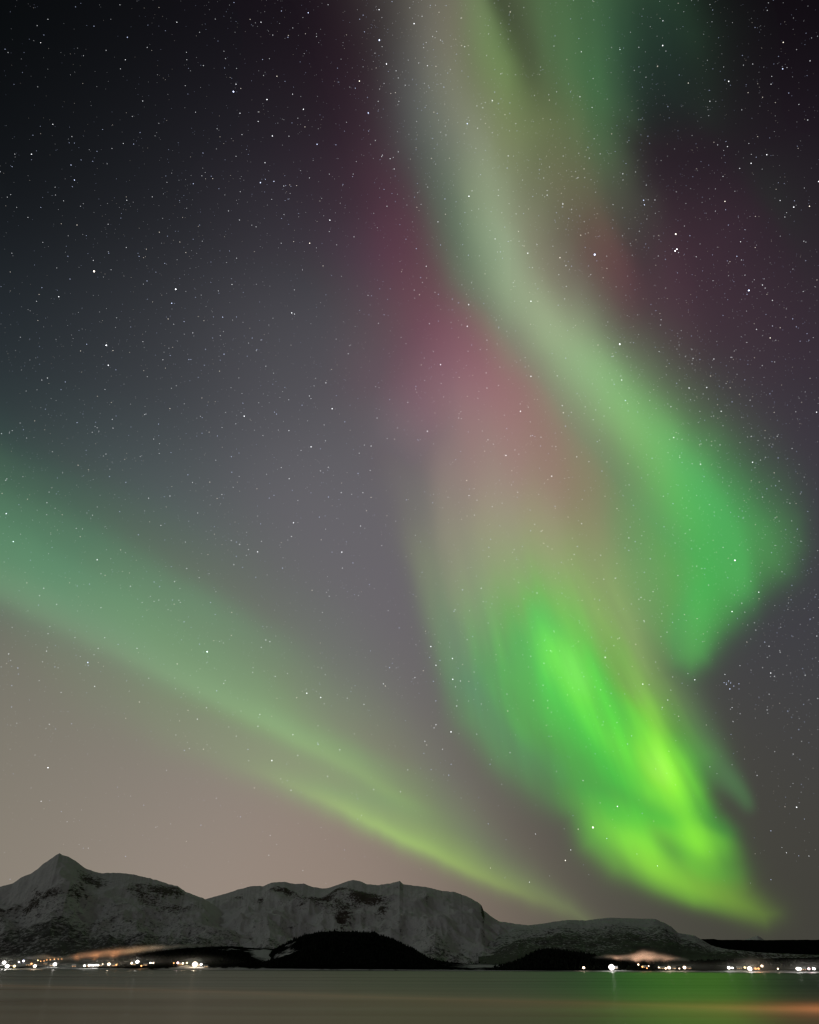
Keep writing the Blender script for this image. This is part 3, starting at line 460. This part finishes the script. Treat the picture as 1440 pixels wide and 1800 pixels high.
# ---- woods: small spruces massed on the dark hills (one far-off mass)
def build_wood():
    rs=np.random.RandomState(5); V=[];F=[];n=0
    ring=np.array([(math.cos(a),math.sin(a)) for a in np.arange(5)*2*math.pi/5])
    for T,cnt,tmin in ((T_WOOD,3000,.03),(T_SLOPE,1800,.04),(T_LOW,3600,.12)):
        k=0
        while k<cnt:
            i=rs.randint(1,len(T['az'])-1); tt=tmin+(1.02-tmin)*rs.rand(); az=T['az'][i]+rs.uniform(-.5,.5)*(T['az'][1]-T['az'][0]); r=T['r0'][i]+(T['R'][i]-T['r0'][i])*tt; x,y=r*math.sin(az),r*math.cos(az)
            if T is T_LOW:
                if fbm(np.array(x/170.),np.array(y/170.),88)<.50 or fld(az,tt,0,0,0)>.4: k+=.2; continue
            if T is T_WOOD and fldw(az,tt,0,0,0)>.3: k+=.3; continue
            z=float(np.interp(tt,T['t'],T['z'][:,i])); g=ground_z(x,y)
            if g>z+3: k+=1; continue
            h=rs.uniform(4,10)*(1.5 if rs.rand()<.12 else 1); w=h*rs.uniform(.35,.55)
            v=np.vstack([np.c_[x+ring[:,0]*w,y+ring[:,1]*w,np.full(5,z-1)],np.c_[x+ring[:,0]*w*.55,y+ring[:,1]*w*.55,np.full(5,z+h*.5)],[[x,y,z+h]]]); V.append(v)
            for q in range(5): p=(q+1)%5; F+= [(n+q,n+p,n+5+p),(n+q,n+5+p,n+5+q),(n+5+q,n+5+p,n+10)]
            n+=11; k+=1
    m,t=mat_new('spruce_needles'); o=N(t,'ShaderNodeOutputMaterial'); p=N(t,'ShaderNodeBsdfPrincipled'); p.inputs['Base Color'].default_value=(.012,.016,.011,1); p.inputs['Roughness'].default_value=.9; p.inputs['Specular IOR Level'].default_value=.05; t.links.new(p.outputs[0],o.inputs[0])
    o=mesh_np('forest',np.vstack(V),np.array(F),m,smooth=False); link(o); tag(o,'far black conifer wood covering the low hills behind the shore','forest',kind='stuff')
build_wood()
# ================= water =================
def build_water():
    m,t=mat_new('still_fjord_water'); o=N(t,'ShaderNodeOutputMaterial'); p=N(t,'ShaderNodeBsdfPrincipled'); g=N(t,'ShaderNodeNewGeometry'); P=g.outputs['Position']
    a=noise(t,P,1,3,.55,(.0011,.021,1),.3); b=noise(t,P,1,3,.6,(.0006,.006,1)); c=noise(t,P,1,2,.5,(.004,.09,1))
    h=mth(t,'ADD',mth(t,'MULTIPLY',a,1.0),mth(t,'ADD',mth(t,'MULTIPLY',b,1.6),mth(t,'MULTIPLY',c,.25)))
    bp=N(t,'ShaderNodeBump'); bp.inputs['Strength'].default_value=WB; bp.inputs['Distance'].default_value=1.0; t.links.new(h,bp.inputs['Height'])
    t.links.new(bp.outputs[0],p.inputs['Normal'])
    rr=ramp(t,mth(t,'ADD',mth(t,'MULTIPLY',a,.5),mth(t,'MULTIPLY',b,.5)),[(.35,WR[0]),(.65,WR[1])]); t.links.new(rr,p.inputs['Roughness'])
    # warm light on the water painted into the colour: peach streak and brown foreground
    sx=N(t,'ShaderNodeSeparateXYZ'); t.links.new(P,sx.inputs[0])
    yy=mth(t,'ADD',sx.outputs['Y'],mth(t,'MULTIPLY',sx.outputs['X'],STREAK[2])); yy=mth(t,'ADD',yy,mth(t,'MULTIPLY',mth(t,'SUBTRACT',noise(t,P,1,3,.5,(.012,.012,1)),.5),STREAK[3]))
    warm_streak=ramp(t,mth(t,'DIVIDE',mth(t,'SUBTRACT',yy,STREAK[0]),STREAK[1]-STREAK[0],clamp=True),[(0,.15),(.30,.45),(.52,1.0),(.62,.6),(.74,.16),(1,0)])
    warm_near=mth(t,'DIVIDE',mth(t,'SUBTRACT',520.,sx.outputs['Y']),400.,clamp=True)
    m1=N(t,'ShaderNodeMix',data_type='RGBA'); t.links.new(warm_near,m1.inputs[0]); m1.inputs[6].default_value=(.006,.009,.009,1); m1.inputs[7].default_value=(.34,.22,.13,1)
    m2=N(t,'ShaderNodeMix',data_type='RGBA'); t.links.new(warm_streak,m2.inputs[0]); t.links.new(m1.outputs[2],m2.inputs[6]); m2.inputs[7].default_value=(.62,.36,.22,1)
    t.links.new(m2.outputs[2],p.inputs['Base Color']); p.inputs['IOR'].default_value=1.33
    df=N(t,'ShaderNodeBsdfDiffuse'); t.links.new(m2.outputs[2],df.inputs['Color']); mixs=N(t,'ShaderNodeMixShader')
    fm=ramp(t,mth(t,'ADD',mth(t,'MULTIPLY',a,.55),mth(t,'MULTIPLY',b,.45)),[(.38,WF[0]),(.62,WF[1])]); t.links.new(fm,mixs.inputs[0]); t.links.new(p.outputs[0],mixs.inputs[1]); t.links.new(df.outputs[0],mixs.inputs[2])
    t.links.new(mixs.outputs[0],o.inputs[0])
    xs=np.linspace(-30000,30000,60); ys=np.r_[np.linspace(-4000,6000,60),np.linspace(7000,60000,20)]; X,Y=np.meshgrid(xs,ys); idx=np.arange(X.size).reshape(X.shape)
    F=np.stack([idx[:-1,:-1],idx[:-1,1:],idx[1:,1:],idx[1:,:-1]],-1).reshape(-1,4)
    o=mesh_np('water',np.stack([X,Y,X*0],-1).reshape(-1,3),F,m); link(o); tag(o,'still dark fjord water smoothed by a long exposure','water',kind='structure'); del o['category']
build_water()
# ================= the villages across the water =================
#  x, y in the photo fix the bearing and height only; colour; size of lantern swollen by glare (m); power (W); group
LAMPS=[l.split(',') for l in """8,1692,W,3.4,14,left shore
13,1699,W,3.2,13,left shore
26,1698.5,y,2.2,4,left shore
34,1691,W,1.6,2,left shore
42,1689,b,2.2,4,left shore
56,1694,o,1.7,2,left shore
62,1698,w,2.8,7,left shore
67,1688,y,1.3,1.6,road
72,1689.5,o,1.1,1.4,road
78,1689,o,1.1,1.4,road
83,1687.5,o,1.2,1.6,road
89,1687,o,1.2,1.6,road
96,1686,o,1.2,1.6,road
103,1686,o,1.2,1.6,road
109,1685.5,o,1.3,1.8,road
97,1695,W,3.1,13,left shore
149,1697.5,W,1.8,3,row
157,1697,W,1.5,2.5,row
161,1696.5,W,1.5,2.5,row
165,1697,W,1.5,2.5,row
169,1696.5,W,1.5,2.5,row
173,1696.5,W,1.5,2.5,row
181,1694.7,w,1.0,1,row
192,1694.7,w,2.8,8,left shore
205,1696,o,1.5,2,left shore
232,1693,w,2.0,3,mid
242,1690.5,W,3.2,9,mid
249,1697.5,o,1.5,2,mid
265,1692.6,W,1.4,2,mid
270,1692.6,w,1.4,2,mid
306,1692.8,o,1.2,1.4,far left
313,1692.6,p,2.1,4,far left
322,1693.3,w,1.7,3,far left
329,1692.4,y,1.7,3,far left
343,1695,w,5.0,20,far left
354,1695,W,2.0,4,far left
1026,1701,w,2.2,4,slope
1075,1700,W,4.8,18,slope
1122,1695.5,w,1.4,2,rise
1129,1699.5,o,1.4,2,rise
1137,1701.5,o,1.0,1,rise
1140,1698,w,1.1,1,rise
1158,1700.5,w,1.2,1.4,rise
1176,1701,w,2.6,7,right shore
1170,1702.5,w,1.5,2,right shore
1194,1702.5,w,1.1,1.4,right shore
1203,1700.5,w,2.6,7,right shore
1281,1701,W,2.2,5,right shore
1287,1701,W,1.3,2,right shore
1309,1700.5,y,1.7,3,east
1316,1701,w,1.7,3,east
1318,1704.5,W,3.0,8,east
1328,1703,o,1.7,3,east
1333,1702.5,o,1.7,3,east
1339,1698,w,2.0,4,east
1367,1702.5,w,1.1,1,east
1402,1703.5,W,2.3,5,end
1406,1704,W,2.0,4,end
1421.5,1703.5,p,1.7,3,end
1430,1702.5,W,2.0,4,end""".split('\n')]
LCOL=dict(W=(1,.95,.88),w=(1,.78,.55),o=(1,.45,.16),y=(1,.80,.38),b=(.72,.75,1),p=(1,.72,.72))
def simple_mat(name,c,rough=.6,metal=0,var=0):
    m,t=mat_new(name); o=N(t,'ShaderNodeOutputMaterial'); p=N(t,'ShaderNodeBsdfPrincipled'); p.inputs['Roughness'].default_value=rough; p.inputs['Metallic'].default_value=metal
    g=N(t,'ShaderNodeTexCoord'); n=noise(t,g.outputs['Object'],1.5,4,.6); r=ramp(t,n,[(.3,tuple(v*.8 for v in c)),(.7,c)]); t.links.new(r,p.inputs['Base Color']); t.links.new(p.outputs[0],o.inputs[0]); return m
def emit_mat(name,c,s):
    m,t=mat_new(name); o=N(t,'ShaderNodeOutputMaterial'); e=N(t,'ShaderNodeEmission'); e.inputs['Color'].default_value=(*c,1); e.inputs['Strength'].default_value=s; t.links.new(e.outputs[0],o.inputs[0]); m.cycles.emission_sampling='NONE'; return m
def cyl(bm,p0,p1,r0,r1,n=8):
    import bmesh
    p0,p1=Vector(p0),Vector(p1); d=(p1-p0); q=d.to_track_quat('Z','Y'); rings=[]
    for p,r in ((p0,r0),(p1,r1)): rings.append([bm.verts.new(p+q@Vector((r*math.cos(2*math.pi*k/n),r*math.sin(2*math.pi*k/n),0))) for k in range(n)])
    for k in range(n): bm.faces.new((rings[0][k],rings[0][(k+1)%n],rings[1][(k+1)%n],rings[1][k]))
    bm.faces.new(rings[0][::-1]); bm.faces.new(rings[1])
def box(bm,c,s):
    x,y,z=c; a,b,d=[v/2 for v in s]
    v=[bm.verts.new((x+i*a,y+j*b,z+k*d)) for i in (-1,1) for j in (-1,1) for k in (-1,1)]
    for f in ((0,1,3,2),(4,6,7,5),(0,4,5,1),(2,3,7,6),(0,2,6,4),(1,5,7,3)): bm.faces.new([v[i] for i in f])
def bm_obj(name,bm,mat,parent=None):
    import bmesh
    bmesh.ops.recalc_face_normals(bm,faces=bm.faces); me=bpy.data.meshes.new(name); bm.to_mesh(me); bm.free(); me.materials.append(mat)
    o=bpy.data.objects.new(name,me); return link(o,parent)
def place_on(px,py,up):
    """bearing of px; distance at which the coast rises to the height seen at py"""
    d=ray(px,py); az=math.atan2(d[0],d[1]); tn=d[2]/math.hypot(d[0],d[1]); bestr=None;be=1e9
    R0=float(np.interp(az,T_LOW['az'],T_LOW['r0']))
    for r in np.arange(R0+12,R0+1500,6):
        x,y=r*math.sin(az),r*math.cos(az); z=ground_z(x,y); e=abs(z+up-(CAM_H+r*tn))
        if e<be-.3: be=e;bestr=r
        if z+up>CAM_H+r*tn: break
    x,y=bestr*math.sin(az),bestr*math.cos(az); z=ground_z(x,y)
    return x,y,z,(CAM_H+bestr*tn)-z
def build_lamps():
    import bmesh
    steel=simple_mat('galvanised_steel',(.25,.26,.27),.5,.6)
    kinds={}
    # one street lamp: tapered pole, curved arm, hood, glass lantern
    def proto():
        root=bpy.data.objects.new('street_lamp',None); link(root)
        bm=bmesh.new(); cyl(bm,(0,0,0),(0,0,.8),.22,.2); cyl(bm,(0,0,.8),(0,0,8.4),.12,.07); bm_obj('pole',bm,steel,root)
        bm=bmesh.new(); pts=[(0,0,8.4),(0,-.3,8.9),(0,-.9,9.2),(0,-1.7,9.25)]
        for a,b in zip(pts,pts[1:]): cyl(bm,a,b,.06,.055)
        bm_obj('arm',bm,steel,root)
        bm=bmesh.new(); bmesh.ops.create_uvsphere(bm,u_segments=12,v_segments=8,radius=1)
        for v in bm.verts: v.co.z=max(v.co.z,0)*.45+.02; v.co.x*=.4; v.co.y*=.8
        bmesh.ops.translate(bm,verts=bm.verts,vec=(0,-2.0,9.25)); bm_obj('hood',bm,steel,root)
        return root
    P=proto(); parts=list(P.children); first=True
    gl=bmesh.new(); bmesh.ops.create_icosphere(gl,subdivisions=2,radius=1); gme=bpy.data.meshes.new('lantern'); gl.to_mesh(gme); gl.free()
    desc={'left shore':'on the left shore under the pointed peak','road':'on the road climbing behind the left shore','row':'in the tight row on the left shore',
      'mid':'left of the bright lit quay','far left':'by the bright quay ending the left village','slope':'at the foot of the low black wooded slope',
      'rise':'on the rise under the right mist','right shore':'on the shore of the right village','east':'in the hamlet under the dark plateau','end':'at the far right end of the shore'}
    cn=dict(W='white',w='warm white',o='orange',y='yellow',b='bluish white',p='pinkish')
    seen={}
    for px,py,c,size,pw,grp in LAMPS:
        px,py,size,pw=float(px),float(py),float(size),float(pw); seen.setdefault((grp,c),[]).append((px,size))
    for px,py,c,size,pw,grp in LAMPS:
        px,py,size,pw=float(px),float(py),float(size),float(pw)
        x,y,z,hh=place_on(px,py,9)
        if first: r=P; first=False; pr=parts
        else:
            r=P.copy(); COL.objects.link(r); pr=[]
            for ch in parts: k=ch.copy(); COL.objects.link(k); k.parent=r; pr.append(k)
        r.location=(x,y,z); r.rotation_euler=(0,0,0)
        k=(c,); 
        if k not in kinds:
            me=gme.copy(); me.materials.append(emit_mat('lamp_glass_'+cn[c].replace(' ','_'),LCOL[c],dict(W=8,w=5,o=3,y=4,b=7,p=5)[c])); kinds[k]=me
        g=bpy.data.objects.new('lantern',kinds[k]); link(g,r,(0,-2,9.0)); s=size*LS; g.scale=(s,s,s*.8)
        Ld=bpy.data.lights.new('lamp_light','POINT'); Ld.color=LCOL[c]; Ld.energy=pw*LP; Ld.shadow_soft_size=.5
        Lo=bpy.data.objects.new('lamp_light',Ld); link(Lo,r,(0,-2.2-s,9.3+s))
        big=sorted([q[1] for q in seen[(grp,c)]])[-1]==size and len(seen[(grp,c)])>1 and [q[1] for q in seen[(grp,c)]].count(size)==1
        lab=('largest ' if big else '')+cn[c]+' street lamp glaring '+desc[grp]
        tag(r,lab,'street lamp','street lamps '+desc[grp])
LS=2.1; LP=1800.
build_lamps()
# ---- houses between the lamps
def build_houses():
    import bmesh
    wallm=[simple_mat('painted_boards_'+n,c,.8) for n,c in (('white',(.36,.35,.33)),('red',(.22,.05,.035)),('ochre',(.4,.26,.1)))]
    roofm=simple_mat('snowy_roof',(.7,.72,.75),.9); dm=simple_mat('door_paint',(.08,.06,.05)); wm=emit_mat('lit_window',(1,.66,.34),3.0)
    protos=[]
    for wi,wmx in enumerate(wallm):
        L_,D_,H_=13+2*wi,8,5
        root=bpy.data.objects.new('house',None); link(root)
        bm=bmesh.new(); box(bm,(0,0,H_/2-.5),(L_,D_,H_+1))
        for s in (-1,1):
            v=[bm.verts.new((s*L_/2,-D_/2,H_)),bm.verts.new((s*L_/2,D_/2,H_)),bm.verts.new((s*L_/2,0,H_+3.4))]; bm.faces.new(v)
        bm_obj('wall',bm,wmx,root)
        bm=bmesh.new(); a=L_/2+.6
        for s in (-1,1):
            q=[(-a,s*(D_/2+.7),H_-.45),(a,s*(D_/2+.7),H_-.45),(a,0,H_+3.6),(-a,0,H_+3.6)]; lo=[bm.verts.new(p) for p in q]; hi=[bm.verts.new((p[0],p[1],p[2]+.35)) for p in q]
            bm.faces.new(lo); bm.faces.new(hi)
            for k in range(4): bm.faces.new((lo[k],lo[(k+1)%4],hi[(k+1)%4],hi[k]))
        roof=bm_obj('roof',bm,roofm,root)
        bm=bmesh.new(); box(bm,(L_*.2,.6,H_+4),(.9,.9,1.8)); bm_obj('chimney',bm,dm,roof)
        for k,xw in enumerate((-L_*.32,L_*.02,L_*.34)):
            bm=bmesh.new(); box(bm,(xw,-D_/2-.05,2.6),(1.5,.12,1.4)); f=bm_obj('window',bm,wm,root)
            bm=bmesh.new(); 
            for dx in (-.8,.8): box(bm,(xw+dx,-D_/2-.06,2.6),(.12,.2,1.7))
            for dz in (-.8,.8): box(bm,(xw,-D_/2-.06,2.6+dz),(1.48,.2,.12))
            bm_obj('frame',bm,roofm,f)
        bm=bmesh.new(); box(bm,(-L_*.14,-D_/2-.05,1.1),(1.1,.14,2.2)); bm_obj('door',bm,dm,root)
        protos.append(root)
    H=[(20,1697,0),(50,1696,2),(80,1694,1),(90,1697,0),(130,1698,1),(152,1698,2),(178,1697,0),(199,1697,1),(236,1695,0),(256,1696,1),(318,1695,2),(349,1697,0),(362,1699,0),(1083,1702,0),(1133,1700,1),(1165,1702,2),(1185,1702,0),(1211,1702,1),(1300,1702,2),(1324,1703,1),(1412,1704,1)]
    used=set()
    cname=['white','red','ochre']
    def kids(o): return [c for c in bpy.data.objects if c.parent==o]
    tree=[(p,[(c,kids(c)) for c in kids(p)]) for p in protos]
    spots=['by the leftmost shore lamps','below the orange lit road','beside the tight lamp row','left of the bright quay','by the bright quay','by the lone white lamp','under the right mist','in the hamlet under the plateau','at the far right end of the shore']
    def spot(px): return spots[0] if px<70 else spots[1] if px<140 else spots[2] if px<200 else spots[3] if px<300 else spots[4] if px<400 else spots[5] if px<1100 else spots[6] if px<1240 else spots[7] if px<1380 else spots[8]
    rs=random.Random(3)
    for px,py,k in H:
        x,y,z,_=place_on(px,py,3); p,ch=tree[k]
        if k in used:
            r=p.copy(); COL.objects.link(r)
            for c,gk in ch:
                q=c.copy(); COL.objects.link(q); q.parent=r
                for g in gk: w=g.copy(); COL.objects.link(w); w.parent=q
        else: r=p; used.add(k)
        r.location=(x,y,z); r.rotation_euler=(0,0,-math.atan2(x,y)+rs.uniform(-.5,.5))
        tag(r,'small '+cname[k]+' gabled house with snowy roof '+spot(px),'house','houses '+spot(px))
build_houses()
# ================= mist, lit by the lamps and by added lights below =================
def mist_mat(name,dens,col=(1,.97,.93),nz=None,aniso=0.):
    m,t=mat_new(name); o=N(t,'ShaderNodeOutputMaterial'); v=N(t,'ShaderNodeVolumePrincipled'); v.inputs['Color'].default_value=(*col,1); v.inputs['Density'].default_value=dens; v.inputs['Anisotropy'].default_value=aniso
    t.links.new(v.outputs[0],o.inputs['Volume']); return m
def soft_mist(name,R,spine,Wy,dens,label,seed,col):
    """closed box of air whose mist density follows a drifting wisp: spine of (px, py, half thickness px, amount)"""
    A=[];Z=[];Wd=[];Am=[]
    for px,py,th,am in spine:
        d=ray(px,py); A.append(math.atan2(d[0],d[1])); Z.append(CAM_H+R*d[2]/math.hypot(d[0],d[1])); Wd.append(th/1735.*R); Am.append(am)
    a0,a1=A[0],A[-1]; am_=(a0+a1)/2; Xs=[R*math.sin(a-am_) for a in A]; L=Xs[-1]-Xs[0]; z0=min(z-2.4*w for z,w in zip(Z,Wd)); z1=max(z+2.4*w for z,w in zip(Z,Wd)); H=z1-z0
    import bmesh
    bm=bmesh.new(); box(bm,(0,0,0),(L,5*Wy,H)); m,t=mat_new(name+'_air'); o=bm_obj(name,bm,m)
    o.location=(R*math.sin(am_),R*math.cos(am_),(z0+z1)/2); o.rotation_euler=(0,0,-am_); tag(o,label,'mist',kind='stuff')
    tc=N(t,'ShaderNodeTexCoord').outputs['Object']; sp=N(t,'ShaderNodeSeparateXYZ'); t.links.new(tc,sp.inputs[0]); X,Y,Zn=sp.outputs
    u=mth(t,'MULTIPLY_ADD',X,1/L,.5-0.0); f=[(x-Xs[0])/L for x in Xs]
    zc=mth(t,'MULTIPLY_ADD',ramp(t,u,[(p,(z-z0)/H) for p,z in zip(f,Z)]),H,-H/2)
    wd=mth(t,'MULTIPLY',ramp(t,u,[(p,w/max(Wd)) for p,w in zip(f,Wd)]),max(Wd)); amt=ramp(t,u,list(zip(f,Am)))
    nz=noise(t,tc,1/45.,4,.6,(.35,.6,1.5),.6)
    dz=mth(t,'DIVIDE',mth(t,'SUBTRACT',Zn,mth(t,'MULTIPLY_ADD',mth(t,'SUBTRACT',nz,.5),max(Wd)*1.6,zc)),wd); dy=mth(t,'DIVIDE',Y,Wy)
    e=mth(t,'ADD',mth(t,'MULTIPLY',dz,dz),mth(t,'MULTIPLY',dy,dy)); g=mth(t,'EXPONENT',mth(t,'MULTIPLY',e,-1.))
    g=mth(t,'MULTIPLY',mth(t,'MULTIPLY',g,amt),mth(t,'MULTIPLY_ADD',nz,2.0,0)); g=mth(t,'MULTIPLY',g,dens)
    v=N(t,'ShaderNodeVolumePrincipled'); v.inputs['Color'].default_value=(*col,1); t.links.new(g,v.inputs['Density']); out=N(t,'ShaderNodeOutputMaterial'); t.links.new(v.outputs[0],out.inputs['Volume'])
    m.cycles.volume_step_rate=.5
if MIST:
    soft_mist('mist',3950,[(40,1684,1,0),(60,1683,2.6,.8),(75,1682,3.2,1),(95,1684,2,.3),(112,1685,2.5,.5),(140,1681,4.5,1),(175,1678,5.5,1),(205,1675,5.5,1),(240,1670,4.6,.8),(275,1666,3.6,.6),(310,1664,2.8,.45),(350,1662,2,.25),(410,1661,1.5,0)],45,.022,'long orange lit wisp of mist rising above the left village',3,(1,.97,.93))
    soft_mist('mist',3300,[(1040,1683,1.5,0),(1065,1682,2.6,.5),(1090,1684,3,.7),(1115,1683,5,1),(1130,1679,5.5,1),(1150,1681,5.5,.9),(1175,1684,4,.5),(1195,1686,3,.5),(1215,1689,2,0)],40,.022,'peach lit puff of mist over the right village',7,(1,.97,.93))
    soft_mist('mist',3560,[(-80,1691,8,.6),(0,1692,8,1),(60,1692,8,.9),(120,1692,7,.55),(190,1692,8,.9),(240,1692,8,.9),(290,1692,7,.5),(345,1693,9,1.1),(380,1694,8,.5),(430,1695,6,0)],170,HALO,'added thin mist glowing around the left village lamps',3,(1,.97,.93))  # here and below: thin mist added to give the lamps halos
    soft_mist('mist',2700,[(1140,1698,6,0),(1175,1699,7,.8),(1210,1699,7,.7),(1250,1700,7,.4),(1285,1700,8,.8),(1325,1700,11,1.5),(1370,1701,8,.6),(1410,1701,8,.9),(1500,1702,8,.3)],170,HALO,'added thin mist glowing around the right village lamps',7,(1,.97,.93))
# added lights, without lanterns, that shine up to colour the mist
def build_fills():
    steel=bpy.data.materials['galvanised_steel']
    import bmesh
    root=bpy.data.objects.new('fill_light',None); link(root)
    bm=bmesh.new(); cyl(bm,(0,0,0),(0,0,3),.14,.1); bm_obj('pole',bm,steel,root)
    bm=bmesh.new(); box(bm,(0,0,3.1),(1.1,.8,.35)); bm_obj('housing',bm,steel,root)
    ch=list(root.children); first=True
    for px,R,pw,c,lab in FILLS:
        az=math.atan2(*ray(px,1690)[:2]); x,y=R*math.sin(az),R*math.cos(az); z=ground_z(x,y)
        if first: r=root; first=False
        else:
            r=root.copy(); COL.objects.link(r)
            for k in ch: q=k.copy(); COL.objects.link(q); q.parent=r
        r.location=(x,y,z); tag(r,lab,'fill_light','added fill lights under the lit mist')
        L=bpy.data.lights.new('fill_beam','SPOT'); L.energy=pw*FP; L.color=c; L.spot_size=math.radians(165); L.spot_blend=1; L.shadow_soft_size=.6
        o=bpy.data.objects.new('fill_beam',L); link(o,r,(0,0,3.6)); o.rotation_euler=(math.pi,0,0)
FP=210000.
OR=(1,.42,.17); PE=(1,.58,.38)
FILLS=[(72,3850,.8,PE,'added pale fill light behind the left shore lamps'),(135,3880,1.4,OR,'added orange fill light under the left end of the mist wisp'),(165,3880,1.6,OR,'second added orange fill light under the mist wisp'),
 (198,3880,1.7,OR,'third added orange fill light under the mist wisp'),(232,3880,1.4,(1,.6,.3),'fourth added orange fill light under the mist wisp'),(268,3880,.8,(1,.7,.45),'last added fill light near the dark wood'),
 (1085,3300,.35,PE,'added fill light left of the right village mist'),(1122,3300,.9,PE,'added fill light under the thick of the right mist'),(1142,3300,.8,PE,'second added fill light under the right mist'),(1172,3300,.5,PE,'added fill light right of the right village mist')]
if MIST: build_fills()
# ---- an unseen lamp on the breakwater, right of frame: it lights the painted streak
def build_near():
    import bmesh
    rk=simple_mat('breakwater_rock',(.12,.11,.10),.9)
    bm=bmesh.new(); rs=random.Random(8)
    for k in range(60):
        t_=k/59; c=Vector((150+75*t_,232-20*t_,rs.uniform(-.6,.5)))+Vector((0,rs.uniform(-3,3),0)); q=bmesh.ops.create_icosphere(bm,subdivisions=1,radius=rs.uniform(1.3,2.4))
        for v in q['verts']: v.co=Vector((v.co.x*rs.uniform(.9,1.3),v.co.y,v.co.z*.75))+c
    o=bm_obj('breakwater',bm,rk); tag(o,'low boulder breakwater at the right of the near water','breakwater')
    src=[o for o in bpy.data.objects if o.name=='street_lamp'][0]
    r=src.copy(); COL.objects.link(r); r.location=(158,228,1.2); r.rotation_euler=(0,0,math.radians(-60)); tag(r,'warm street lamp standing on the near breakwater','street lamp')
    if 'group' in r: del r['group']
    for k in src.children:
        if k.type=='MESH': q=k.copy(); COL.objects.link(q); q.parent=r
        if k.name.startswith('lantern'): q.scale=(.35,.35,.25)
    L=bpy.data.lights.new('lamp_light','POINT'); L.energy=NP; L.color=(1,.5,.26); L.shadow_soft_size=.3
    link(bpy.data.objects.new('lamp_light',L),r,(0,-2.2,8.6))
NP=300000.
build_near()
